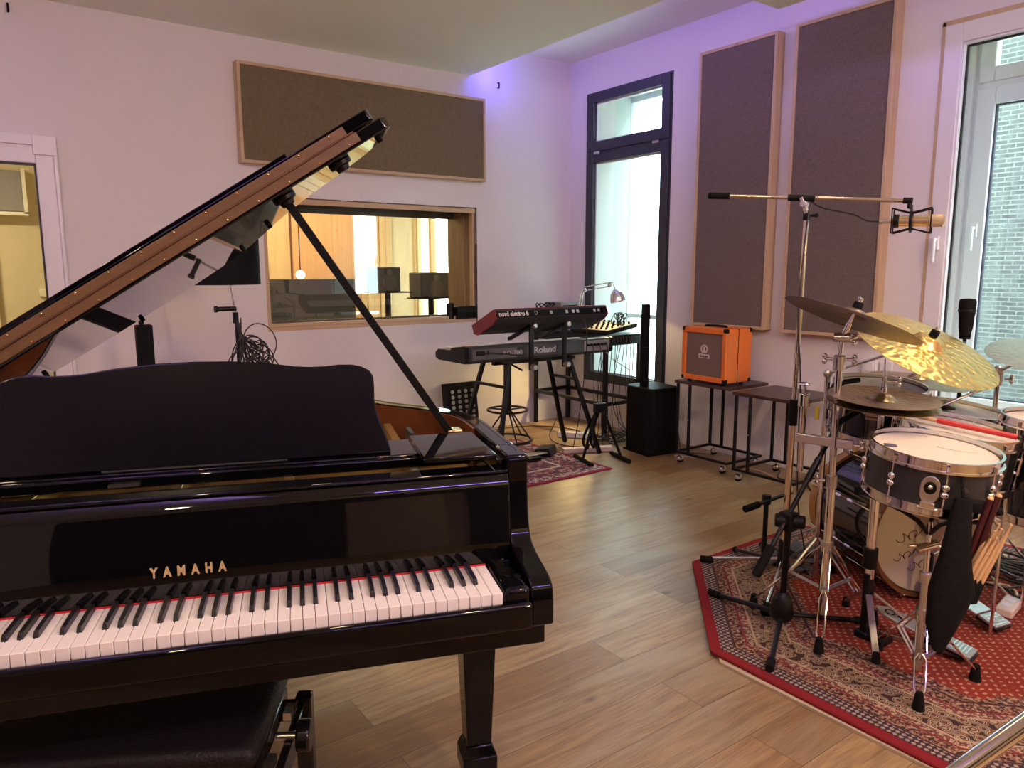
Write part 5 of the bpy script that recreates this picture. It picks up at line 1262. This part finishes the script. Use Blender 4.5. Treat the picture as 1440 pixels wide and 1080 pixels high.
# hi-hat stand with pedal
hs = thing('hi_hat_stand', 'chrome hi-hat stand with black frame and a silver footboard pedal', 'hi-hat stand', (2.645, 1.364, ZF))
hp_ = Vector((2.648, 1.363, 0))
MB().cyl(hp_ + Vector((0, 0, .26)), hp_ + Vector((0, 0, .66)), .0165, seg=20).build('lower_tube', CHROME, hs)
MB().cyl(hp_ + Vector((0, 0, .64)), hp_ + Vector((0, 0, .90)), .011, seg=16).build('upper_tube', CHROME, hs)
MB().cyl(hp_ + Vector((0, 0, .30)), hp_ + Vector((0, 0, .38)), .026, seg=20).build('black_collar', BLKS, hs, .004)
MB().cyl(hp_ + Vector((0, 0, .885)), hp_ + Vector((0, 0, .925)), .024, .022, 18).build('seat_cup', BLKS, hs, .003)
MB().cyl(hp_ + Vector((0, 0, .90)), hp_ + Vector((0, 0, 1.09)), .0032, seg=8).build('pull_rod', CHROME, hs)
MB().cyl(hp_ + Vector((0, 0, .968)), hp_ + Vector((0, 0, .988)), .014, seg=12).cyl(hp_ + Vector((0, 0, .988)), hp_ + Vector((0, 0, 1.025)), .010, seg=12).cyl(hp_ + Vector((-.0, 0, 1.01)), hp_ + Vector((.016, -.036, 1.01)), .005).build('clutch', CHROME, hs, .002)
wing(hp_ + Vector((.010, -.02, 1.01)), SR, hs, .010)
MB().box((-.020, -.012, .03), (.020, .012, .28), Matrix.Translation(hp_)).build('frame_post', BLKS, hs, .003)
MB().box((-.03, -.09, .024), (.04, .03, .050), Matrix.Translation(hp_)).build('frame_base', BLKS, hs, .006)
def ped(t, toe, heel, w, ztoe):
    toe = Vector(toe); heel = Vector(heel); d = (heel - toe); d.z = 0; L = d.length; u = d.normalized()
    x = Vector((-u.y, u.x, 0)); slope = (Vector((heel.x, heel.y, ZF + .03)) - Vector((toe.x, toe.y, ztoe)))
    uu = slope.normalized(); n = x.cross(uu); n = n if n.z > 0 else -n
    Mp = Matrix((x, uu, n)).transposed().to_4x4(); Mp.translation = Vector((toe.x, toe.y, ztoe))
    L2 = slope.length
    MB().prism([(0, 0), (w * .42, .035), (w * .5, .10), (w * .5, L2 * .72), (-w * .5, L2 * .72), (-w * .5, .10), (-w * .42, .035)], 0, .008, Mp).build('footboard', mat('brushed_aluminium', (.70, .76, .78), .3, .8), t, .002)
    MB().prism([(w * .5, L2 * .75), (w * .5, L2), (-w * .5, L2), (-w * .5, L2 * .75)], 0, .010, Mp).build('heel_plate', mat('ribbed_aluminium', (.55, .60, .62), .35, .8), t, .002)
    MB().box((-w * .5, L2 * .72, -.012), (w * .5, L2 * 1.02, 0), Mp).build('heel_base', BLKS, t, .003)
    MB().lathe([(.014, .0082), (.019, .0082), (.019, .009), (.014, .009), (.014, .0082)], Mp @ Matrix.Translation((0, .055, 0)), 20).box((-.008, .085, .0082), (.008, .10, .009), Mp).build('pedal_emblem', BLKM, t)
    mb = MB()
    for k in range(5): mb.box((-w * .4, L2 * .80 + k * .012, .010), (w * .4, L2 * .80 + k * .012 + .005, .012), Mp)
    mb.build('heel_ribs', CHROME, t)
    return Mp
ped(hs, (2.725, 1.37, 0), (2.765, 1.03, 0), .085, .12)
MB().beam((2.70, 1.35, ZF + .008), (2.775, 1.06, ZF + .008), .012, .012).build('radius_rod', CHROME2, hs)
for f in ((2.84, 1.55), (2.50, 1.24), (2.80, 1.20)):
    f = Vector((f[0], f[1], ZF)); u = (f - hp_); u.z = 0; u.normalize()
    l = MB().beam(hp_ + Vector((0, 0, .20)) + u * .02, f + Vector((0, 0, .02)), .022, .008).build('leg', CHROME2, hs, .001)
    MB().cyl(f + Vector((0, 0, .035)), f, .012, .017, 12).build('rubber_foot', RUB, l)
# kick pedal
kp = thing('kick_pedal', 'kick drum pedal with a silver footboard and black beater frame', 'pedal', (3.16, 1.40, ZF))
ped(kp, (3.150, 1.34, 0), (3.090, 1.06, 0), .09, .13)
for x in (-.055, .055): MB().beam(Vector((3.150 + x, 1.345, ZF)), Vector((3.150 + x, 1.345, .26)), .018, .02).build('frame_post', BLKS, kp, .003)
MB().cyl((3.085, 1.345, .25), (3.215, 1.345, .25), .006).build('axle', CHROME, kp); MB().cyl((3.150, 1.345, .25), (3.150, 1.31, .40), .004).build('beater_rod', CHROME, kp)
MB().cyl((3.150, 1.30, .40), (3.152, 1.34, .405), .022, seg=18).build('beater', mat('white_felt', (.7, .66, .6), .9), kp, .005); MB().box((3.08, 1.28, ZF), (3.22, 1.37, ZF + .012)).build('base_plate', BLKS, kp)
# snare stand
ss = thing('snare_stand', 'black and chrome basket stand carrying the front snare drum', 'snare stand', (2.50, 1.10, ZF))
sp0 = Vector((2.505, 1.10, 0))
MB().cyl(sp0 + Vector((0, 0, .06)), sp0 + Vector((0, 0, .40)), .0125, seg=16).build('lower_tube', CHROME2, ss)
MB().cyl(sp0 + Vector((0, 0, .38)), sp0 + Vector((0, 0, .585)), .009, seg=14).build('upper_tube', CHROME, ss)
MB().cyl(sp0 + Vector((0, 0, .37)), sp0 + Vector((0, 0, .41)), .018, seg=16).build('height_clamp', CHROME2, ss, .003)
MB().cyl(sp0 + Vector((-.05, .04, .50)), sp0 + Vector((.05, -.04, .50)), .007).cyl(sp0 + Vector((-.03, .02, .49)), sp0 + Vector((.02, -.02, .51)), .015).build('tilter', CHROME, ss)
for k, a in enumerate((tocam + .9, tocam - 1.2, tocam + 3.0)):
    d = Vector((cos(a), sin(a), 0)); bt = M @ (d * .17 + Vector((0, 0, -.175))); md_ = sp0 + Vector((0, 0, .60)) + d * .05
    l = MB().path([sp0 + Vector((0, 0, .54)), md_, bt - Vector((0, 0, .004)), M @ (d * .210 + Vector((0, 0, -.172)))], .008, 8, smooth=1).build('basket_arm', BLKMET, ss)
    MB().path([M @ (d * .212 + Vector((0, 0, -.178))), M @ (d * .216 + Vector((0, 0, -.150)))], .011, 8).build('grip', RUB, l)
tripod_chrome(ss, sp0, .26, [(2.33, 1.01), (2.60, 1.285), (2.66, .98)], gap=.014, low=.10)
# bass drum, batter head to the drummer, signed
bs = thing('bass_drum', 'gloss black bass drum with wooden hoops and a signed batter head', 'drum', (3.19, 1.65, ZF))
c0 = Vector((3.190, 1.40, .300)); c1 = Vector((3.401, 1.797, .300)); ax = (c1 - c0).normalized(); Lb = (c1 - c0).length
MBd = frame(c0, ax, (0, 0, 1))   # local x = up
MB().lathe([(.245, .02), (.254, .02), (.254, Lb - .02), (.245, Lb - .02), (.245, .02)], MBd, 72).build('shell', SHB, bs)
HPW = mat('amber_wood_hoop', (.42, .20, .05), .22, 0, .5, var=.15, bscale=4)
for nm, z0_, z1_ in (('batter_hoop', -.022, .024), ('front_hoop', Lb - .024, Lb + .030)):
    MB().lathe([(.257, z0_), (.272, z0_), (.274, (z0_ + z1_) / 2), (.272, z1_), (.257, z1_), (.257, z0_)], MBd, 72).build(nm, HPW if nm == 'front_hoop' else mat('brown_wood_hoop', (.16, .07, .025), .3), bs)
bh = MB().lathe([(0, -.004), (.250, -.004), (.256, .006), (0, .002)], MBd, 64).build('batter_head', mat('signed_head', (.52, .46, .35), .35, bump=.2, bscale=6), bs)
MB().lathe([(0, Lb + .004), (.250, Lb + .004), (.256, Lb - .006), (0, Lb - .002)], MBd, 64).build('front_head', SHB, bs)
INK = mat('ink_scribble', (.06, .05, .05), .6)
random.seed(11)
for (u0, v0, s_) in ((.02, .09, 1.0), (-.07, .12, .8), (-.11, .04, .9), (.08, -.02, .8), (-.02, -.09, .8), (-.12, -.07, .7)):
    pts = []
    for k in range(26):
        a = k * .75; pts.append(MBd @ Vector((u0 + s_ * (.018 * sin(a) - .0012 * k), -(v0 - .06 + s_ * (.0045 * k + .012 * cos(a * 1.35))), -.006)))
    MB().path(pts, .0014, 4, smooth=1).build('signature', INK, bh)
for k in range(8):
    a = 2 * pi * (k + .5) / 8; d = Vector((cos(a), sin(a), 0))
    cl = MB().boxc(d * .278 + Vector((0, 0, -.0)), (.02, .02, .055), MBd).build('claw_hook', CHROME, bs, .003); MB().boxc(d * .278 + Vector((0, 0, Lb)), (.02, .02, .055), MBd).build('claw_hook', CHROME, bs, .003)
    MB().cyl(MBd @ (d * .272 + Vector((0, 0, -.01))), MBd @ (d * .272 + Vector((0, 0, Lb + .01))), .0035, seg=8).build('tension_rod', CHROME, bs)
    MB().cyl(MBd @ (d * .272 + Vector((0, 0, Lb * .36))), MBd @ (d * .272 + Vector((0, 0, Lb * .44))), .008, seg=10).cyl(MBd @ (d * .272 + Vector((0, 0, Lb * .56))), MBd @ (d * .272 + Vector((0, 0, Lb * .64))), .008, seg=10).build('lug', CHROME, bs)
w_ = Vector((-ax.y, ax.x, 0))
for sg in (-1, 1):
    o1 = c0 + ax * (Lb * .72) + w_ * sg * .235 - Vector((0, 0, .1)); MB().boxc(o1, (.03, .04, .06)).build('spur_bracket', CHROME, bs, .006)
    MB().cyl(o1, Vector((o1.x, o1.y, ZF)) + w_ * sg * .12 + ax * .08, .006).build('spur', CHROME, bs)
# ride stand, low cymbal stand, right boom stand
def simple_stand(lab, x, y, ztop, target, name='cymbal_stand', rot=0):
    t = thing(name, lab, 'cymbal stand', (x, y, ZF)); P = Vector((x, y, 0))
    tripod_chrome(t, P, .30, [(x + .22 * cos(a), y + .22 * sin(a)) for a in (rot, rot + 2.09, rot + 4.19)], low=.16)
    MB().cyl(P + Vector((0, 0, .10)), P + Vector((0, 0, .55)), .0145).build('lower_tube', CHROME, t); MB().cyl(P + Vector((0, 0, .54)), P + Vector((0, 0, ztop)), .011).build('upper_tube', CHROME, t)
    MB().cyl(P + Vector((0, 0, ztop - .03)), P + Vector((0, 0, ztop + .02)), .019).sphere(P + Vector((0, 0, ztop + .035)), .024, 14).build('tilter', CHROME2, t); wing(P + Vector((.01, -.02, ztop)), SR, t)
    MB().cyl(P + Vector((0, 0, ztop + .03)), target, .0065).build('arm', CHROME, t); return t
simple_stand('chrome stand holding the large gold ride cymbal behind the toms', 3.30, 1.62, .98, MRD @ Vector((0, 0, .03)), rot=.5) if False else None
rs = thing('cymbal_stand', 'chrome arm stand that carries the gold ride cymbal over the bass drum', 'cymbal stand', (3.0, 1.79, ZF))
MB().cyl((3.0, 1.79, ZF), (3.0, 1.79, .95), .012).build('post', CHROME, rs); MB().sphere((3.0, 1.79, .96), .02).build('tilter', CHROME2, rs); MB().cyl((3.0, 1.79, .96), MRD @ Vector((0, 0, .0)), .0065).build('arm', CHROME, rs); MB().cyl(MRD @ Vector((0, 0, -.03)), MRD @ Vector((0, 0, .05)), .004).build('threaded_rod', CHROME, rs)
for a_ in (1.2, 2.9, 4.6): MB().cyl((3.0, 1.79, .22), (3.0 + .2 * cos(a_), 1.79 + .2 * sin(a_), ZF + .01), .006).build('leg', CHROME2, rs)
simple_stand('chrome stand of the low grey cymbal beside the window', 3.86, 1.83, .80, MLW @ Vector((0, 0, .03)), rot=.9)
simple_stand('chrome boom stand right of the toms reaching to the pale cymbal', 3.66, 1.375, .93, MRC @ Vector((0, 0, .02)), rot=1.3)
# clip mic and arm over tom
bc = thing('drum_clamp', 'black clamp arm resting over the middle tom head', 'clamp', (3.35, 1.5, .83))
MB().cyl((3.30, 1.44, .838), (3.50, 1.31, .935), .006).build('arm', CHROME2, bc); MB().lathe([(0, 0), (.045, 0), (.045, .006), (.02, .014), (0, .016)], Matrix.Translation((3.31, 1.44, .824)), 20).build('pad', BLKS, bc)
# vertical black microphone behind the ride cymbal
vk = thing('microphone_stand', 'black stand pole behind the gold ride cymbal with an upright microphone', 'microphone stand', (3.88, 1.62, ZF))
MB().cyl((3.88, 1.62, ZF), (3.88, 1.62, .02 + ZF), .11, seg=24).build('base', BLKS, vk); MB().cyl((3.88, 1.62, .03), (3.88, 1.62, 1.05), .010).build('tube', BLKS, vk)
MB().path([(3.88, 1.62, 1.03), (3.72, 1.55, 1.08), (3.535, 1.475, 1.10)], .008, 8).build('arm', BLKS, vk)
vkm = thing('microphone', 'thick black microphone standing upright behind the gold ride cymbal', 'microphone', (3.535, 1.475, 1.11))
MB().lathe([(0, 0), (.022, 0), (.024, .03), (.028, .05), (.031, .10), (.034, .12), (.034, .165), (.030, .175), (0, .178)], Matrix.Translation((3.535, 1.475, 1.105)), 24).build('body', BLKM, vkm)
MB().lathe([(.0345, .118), (.036, .120), (.036, .128), (.0345, .13), (.0345, .118)], Matrix.Translation((3.535, 1.475, 1.105)), 24).build('ring', BLKS, vkm)

# ---------------------------------------------------------------- tall overhead boom stand with a studio microphone
ob = thing('microphone_stand', 'tall chrome boom stand reaching over the drum kit from the left', 'microphone stand', (2.886, 1.883, ZF))
ob0 = Vector((2.886, 1.883, 0)); tp = Vector((2.908, 1.878, 1.655))
GRIPC = mat('champagne_tube', (.80, .68, .52), .16, 1)
MB().cyl(ob0 + Vector((0, 0, .10)), ob0.lerp(tp, .47) , .0145, seg=18).build('lower_tube', GRIPC, ob)
MB().cyl(ob0.lerp(tp, .45), tp, .0105, seg=18).build('upper_tube', GRIPC, ob)
MB().cyl(ob0.lerp(tp, .44), ob0.lerp(tp, .51), .019, seg=18).build('height_grip', BLKS, ob, .003)
MB().cyl(ob0 + Vector((0, 0, .07)), ob0 + Vector((0, 0, .20)), .030, .022, 16).build('leg_hub', BLKS, ob, .004)
for f in ((2.73, 2.20), (2.50, 1.70), (3.10, 1.78)):
    f = Vector((f[0], f[1], ZF + .012)); l = MB().cyl(ob0 + Vector((0, 0, .11)), f + Vector((0, 0, .01)), .009, seg=12).build('leg', CHROME, ob); u = (f - ob0); u.z = 0; u.normalize()
    MB().cyl(f - u * .04 + Vector((0, 0, .01)), f + u * .02 + Vector((0, 0, .005)), .016, seg=12).build('rubber_foot', RUB, l)
bl = Vector((2.747, 2.257, 1.739)); brr = Vector((3.039, 1.535, 1.679)); bm_ = bl.lerp(brr, .5); bd_ = (brr - bl).normalized()
MB().cyl(bl, brr, .0085, seg=14).build('boom', GRIPC, ob)
MB().cyl(bl - bd_ * .012, bl + bd_ * .085, .0145, seg=14).build('boom_grip', RUB, ob, .003)
MB().cyl(bm_ - bd_ * .055, bm_ + bd_ * .055, .0145, seg=14).build('boom_clamp', BLKS, ob, .003)
MB().beam(tp - Vector((0, 0, .01)), bm_ + Vector((0, 0, .004)), .03, .016, bd_).cyl(tp.lerp(bm_, .5) - Vector((.03, .012, 0)), tp.lerp(bm_, .5) + Vector((.03, .012, 0)), .014).build('swivel', CHROME2, ob, .003)
MB().cyl(tp - Vector((0, 0, .04)), tp - Vector((0, 0, .0)), .015).cyl(tp - Vector((0, 0, .02)), tp + Vector((.02, -.03, -.02)), .006).sphere(tp + Vector((.022, -.034, -.02)), .010).build('swivel_collar', BLKS, ob)
MB().cyl(brr - bd_ * .005, brr + bd_ * .03, .012).cyl(brr + bd_ * .02, brr + bd_ * .02 - Vector((0, 0, .03)), .009).build('thread_head', BLKS, ob, .002)
mcx = thing('studio_microphone', 'champagne gold studio microphone in a black spider shock mount over the drums', 'microphone', (3.05, 1.49, 1.60))
mc = brr + bd_ * .025 - Vector((0, 0, .078)); md2 = Vector((bd_.x, bd_.y, -.02)).normalized()
GOLDM = mat('champagne_mic', (.72, .56, .34), .28, 1)
MB().path([mc - md2 * .075, mc - md2 * .06, mc - md2 * .055, mc + md2 * .06, mc + md2 * .065, mc + md2 * .115, mc + md2 * .122], [.008, .012, .021, .0225, .0235, .0235, .016], 24).build('body', GOLDM, mcx)
MB().path([mc + md2 * .066, mc + md2 * .114], .0242, 24).build('grille', mat('gold_mesh', (.55, .45, .30), .5, .9, bump=.6, bscale=500), mcx)
MB().path([mc - md2 * .06, mc - md2 * .038], .0265, 20).build('mount_collar', BLKS, mcx, .003)
MB().path([mc - md2 * .11, mc - md2 * .072], .0095, 12).build('connector', CHROME2, mcx)
sd = md2.cross(Vector((0, 0, 1))).normalized()
def ringp(c, r, n=28): return [c + (sd * cos(2 * pi * i / n) + Vector((0, 0, 1)) * sin(2 * pi * i / n)) * r for i in range(n)]
MB().path(ringp(mc + md2 * .004, .042), .0055, 8, closed=True).build('inner_ring', BLKS, mcx); 
mb = MB(); co = []
for k, (sx2, sz2) in enumerate(((1, 1), (1, -1), (-1, -1), (-1, 1))):
    a = mc - md2 * .062 + (sd * sx2 * .038 + Vector((0, 0, 1)) * sz2 * .048); b = mc + md2 * .075 + (sd * sx2 * .038 + Vector((0, 0, 1)) * sz2 * .048)
    co.append((a, b))
for k in range(4): mb.cyl(co[k][0], co[(k + 1) % 4][0], .0025, seg=6)
for k in range(4): mb.cyl(co[k][1], co[(k + 1) % 4][1], .0025, seg=6)
mb.build('cage', BLKS, mcx)
mb = MB()
for k, (sx2, sz2) in enumerate(((1, 1), (1, -1), (-1, -1), (-1, 1))):
    m0 = mc + md2 * .004 + (sd * sx2 + Vector((0, 0, 1)) * sz2) * .0297
    mb.cyl(co[k][0], m0, .0028, seg=6); mb.cyl(co[k][1], m0, .0028, seg=6)
mb.build('elastic', BLKM, mcx)
MB().cyl(mc + Vector((0, 0, .046)), mc + Vector((0, 0, .062)), .007).build('mount_swivel', BLKS, mcx)
cable('black cable from the studio microphone drooping to the chrome stand and down', [mc - md2 * .11, mc - md2 * .16 + Vector((0, 0, .0)), mc.lerp(tp, .5) + Vector((0, 0, .005)), tp + Vector((.02, -.04, .01)), tp + Vector((-.0, -.015, .05)), tp + Vector((-.015, -.01, -.1)), (2.873, 1.875, 1.2), (2.91, 1.86, .95), (2.915, 1.86, .6), (2.89, 1.83, .35), (2.95, 1.80, .10), (3.0, 1.9, ZF + .005)], .0035)
# ---- short black boom stand in front
bk_ = thing('microphone_stand', 'short black boom stand on the rug in front with a round weighted hub', 'microphone stand', (2.447, 1.59, ZF))
k0 = Vector((2.447, 1.59, 0)); kt = Vector((2.405, 1.555, .47))
MB().lathe([(0, .06), (.030, .06), (.042, .075), (.045, .10), (.036, .15), (.018, .175), (0, .175)], Matrix.Translation(k0), 24).build('hub', BLKS, bk_)
MB().cyl(k0 + Vector((0, 0, .16)), kt, .0125).build('lower_tube', BLKS, bk_)
for f in ((2.464, 1.932), (2.150, 1.430), (2.74, 1.42)):
    f = Vector((f[0], f[1], ZF + .014)); l = MB().cyl(k0 + Vector((0, 0, .085)), f, .010, seg=12).build('leg', BLKMET, bk_); u = (f - k0); u.z = 0; u.normalize()
    MB().cyl(f - u * .035 + Vector((0, 0, .004)), f + u * .02, .015, seg=12).build('rubber_foot', RUB, l)
MB().boxc(kt + Vector((0, 0, .01)), (.055, .055, .07)).cyl(kt + Vector((-.03, .04, .01)), kt + Vector((.03, -.05, .01)), .026, seg=18).build('swivel', BLKS, bk_, .006)
b0_ = Vector((2.199, 1.55, .33)) + Vector((.05, .02, -.02)); b1_ = Vector((2.66, 1.53, .83))
MB().cyl(b0_, b1_, .0095).build('boom', BLKS, bk_); MB().cyl(b0_ - (b1_ - b0_) * .02, b0_ + (b1_ - b0_) * .17, .017).build('boom_grip', RUB, bk_, .003)
MB().cyl(b0_.lerp(b1_, .60), b0_.lerp(b1_, .75), .013).build('boom_sleeve', BLKS, bk_, .002)
mk = thing('microphone', 'small black microphone at the end of the short boom beside the hi-hat', 'microphone', (2.70, 1.54, .86))
MB().path([b1_, b1_ + Vector((.05, -.03, .03)), b1_ + Vector((.09, -.05, .06))], [.012, .012, .014], 12).build('body', BLKS, mk)
# ---- low black stand behind, at the bass drum
kb2 = thing('microphone_stand', 'low black boom stand behind the bass drum with its grip pointing left', 'microphone stand', (3.02, 1.95, ZF))
MB().cyl((2.713, 1.965, .358), (3.03, 1.978, .364), .009).build('boom', BLKS, kb2); MB().cyl((2.700, 1.9645, .358), (2.80, 1.968, .359), .016).build('boom_grip', RUB, kb2, .003)
MB().cyl((2.885, 1.985, .07), (2.885, 1.985, .36), .011).build('tube', BLKS, kb2); MB().cyl((2.885, 1.985, .34), (2.885, 1.985, .385), .020).build('swivel', BLKS, kb2, .003)
kk = Vector((2.885, 1.985, 0)); kk = Vector((3.02, 1.99, 0))
kb2.children[2].location.x += .135 if False else 0
for f in ((3.12, 2.16), (2.96, 2.20), (3.06, 2.02)):
    f = Vector((f[0], f[1], ZF + .014)); l = MB().cyl(Vector((2.885, 1.985, .085)), f, .009).build('leg', BLKMET, kb2); MB().sphere(f, .015).build('rubber_foot', RUB, l)
# ---- stick bag with sticks
BAGM = mat('black_nylon', (.006, .005, .0045), .8, spec=.15, bump=.3, bscale=60); BAGT = mat('tan_pocket', (.50, .30, .11), .6, bump=.2, bscale=40)
bg_ = thing('stick_bag', 'black nylon stick bag hanging from the front snare drum', 'bag', (2.31, .93, .30))
rv = Vector((.585, -.81, 0)); 
rr_ = Vector((cos(-.943), sin(-.943), 0)); ff = Vector((.585, .81, 0))
def bagsec(c, w, d): return [Vector(c) + rr_ * (w * a) + ff * (d * b) for a, b in ((-1, -.5), (-.6, -1), (.6, -1), (1, -.5), (1, .5), (.6, 1), (-.6, 1), (-1, .5))]
def loft(mb, secs):
    R_ = [[mb.bm.verts.new(v) for v in s] for s in secs]
    for A, B in zip(R_, R_[1:]):
        n = len(A)
        for i in range(n): mb.bm.faces.new((A[i], A[(i + 1) % n], B[(i + 1) % n], B[i]))
    mb.bm.faces.new(R_[0][::-1]); mb.bm.faces.new(R_[-1]); return mb
loft(MB(), [bagsec((2.243, .933, .282), .012, .012), bagsec((2.259, .936, .356), .038, .022), bagsec((2.295, .931, .461), .056, .030), bagsec((2.313, .937, .566), .036, .026), bagsec((2.349, .943, .734), .022, .014)]).build('bag_body', BAGM, bg_, .006)
loft(MB(), [bagsec((2.392, .900, .690), .046, .022), bagsec((2.385, .906, .708), .052, .024), bagsec((2.372, .925, .728), .036, .016)]).build('flap', BAGM, bg_, .006)
loft(MB(), [bagsec((2.325, .905, .425), .030, .014), bagsec((2.338, .900, .47), .032, .016), bagsec((2.346, .897, .50), .034, .017)]).build('side_pocket', BAGM, bg_, .003)
MB().path([(2.349, .943, .734), (2.36, .955, .77), (2.39, .965, .80)], .006, smooth=1).build('strap', BAGM, bg_)
random.seed(21)
for i in range(11):
    a = i / 10 - .5; bx_ = Vector((2.346, .898, .49)) + rr_ * (a * .045) + ff * (.012 * ((i % 3) - 1)); 
    tx_ = bx_ + rr_ * (.045 + a * .010) + Vector((.02, 0, .135 + .03 * ((i * 7) % 5) / 4 + (.03 if i > 7 else 0))) + ff * (.01 * ((i % 3) - 1))
    d = (tx_ - bx_)
    stick(bx_ - d * .2, tx_, 'pale wooden drumstick standing in the side pocket of the stick bag', 'drumsticks in the stick bag', .0068)
for i in range(2):
    bx_ = Vector((2.355, .915, .54)) + rr_ * (.02 * i - .005); tx_ = bx_ + rr_ * .045 + Vector((0, 0, .20 + .01 * i)); d = tx_ - bx_
    t = thing('brush', 'dark handled brush in the stick bag, %s of the two' % ('left one', 'right one')[i], 'brush', bx_, 0, 'brushes in the stick bag'); MB().cyl(bx_, tx_, .0095).build('handle', mat('dark_maroon', (.05, .008, .008), .35), t); MB().sphere(tx_, .0095).build('end', STW, t)
# ---- power strip and cables on the rug
pz = thing('power_strip', 'white power strip with two plugs lying on the rug at the right edge', 'power strip', (3.33, 1.09, ZF))
Mz = Matrix.Translation((3.365, 1.135, ZF)) @ Matrix.Rotation(R(8), 4, 'Z')
MB().box((-.12, -.032, 0), (.06, .032, .038), Mz).build('housing', mat('cream_housing', (.80, .70, .55), .4), pz, .008)
for x in (-.07, -.01): MB().cyl(Mz @ Vector((x, 0, .036)), Mz @ Vector((x, 0, .040)), .019, seg=20).build('socket', WHITE, pz)
cable('cream cable curving from the white power strip to the left', [Mz @ Vector((.06, .0, .02)), (3.50, 1.16, ZF + .03), (3.6, 1.25, ZF + .005), (3.5, 1.36, ZF + .005), (3.36, 1.36, ZF + .005), (3.25, 1.27, ZF + .005)], .0055, mat('cream_cable', (.75, .62, .42), .5))
cable('second cream cable beside the white power strip', [Mz @ Vector((.06, .012, .02)), (3.48, 1.23, ZF + .04), (3.66, 1.33, ZF + .006), (3.8, 1.5, ZF + .006)], .005, bpy.data.materials['cream_cable'])
random.seed(9); tl = []
for i in range(16):
    a0 = Vector((3.75 + random.uniform(-.15, .25), 1.15 + random.uniform(-.15, .35), ZF))
    tl.append(([a0 + Vector((random.uniform(-.3, .3), random.uniform(-.38, .38), random.uniform(.006, .06))) for _ in range(6)], .0055))
tangle('heap of black cables on the floor behind the drum kit under the window', tl); tl = []
for i in range(5):
    a0 = Vector((3.02 + random.uniform(-.05, .1), 2.0 + random.uniform(-.05, .05), ZF)); tl.append(([a0 + Vector((random.uniform(-.16, .16), random.uniform(-.1, .1), random.uniform(.006, .03))) for _ in range(6)], .004))
tangle('loose black cables on the rug behind the chrome stand base', tl)
kl = thing('cushion', 'crumpled grey cloth under the bass drum front', 'cloth', (3.1, 2.0, ZF))
mb = MB(); ret = bmesh.ops.create_grid(mb.bm, x_segments=18, y_segments=18, size=.17)
for v in mb.bm.verts: v.co = Vector((3.13 + v.co.x, 1.96 + v.co.y * .7, ZF + .012 + .016 * sin(v.co.x * 41 + 2) * cos(v.co.y * 37) + .01 * sin(v.co.x * 90)))
mb.build('fabric', mat('grey_cloth', (.12, .13, .14), .9), kl)
# ---- chrome boom arm near the camera
cb = thing('microphone_stand', 'shiny chrome boom arm cutting across the bottom right corner', 'microphone stand', (1.39, .27, 0))
MB().cyl((1.39, .27, .02), (1.39, .27, .90), .013, seg=18).build('tube', BLKS, cb); MB().lathe([(0, 0), (.15, 0), (.15, .015), (.03, .03), (0, .03)], Matrix.Translation((1.39, .27, 0)), 28).build('base', BLKS, cb)
MB().cyl((1.427, .249, .922), (1.02, .48, .592), .0135, seg=24).build('boom', CHROME, cb); MB().boxc((1.385, .272, .888), (.05, .05, .06)).build('clamp', BLKS, cb, .006)
MB().path([(1.39, .265, .86), (1.30, .31, .70), (1.24, .33, .55), (1.30, .3, .2), (1.36, .28, .03)], .011, smooth=2).build('cable_sleeve', RUB, cb)
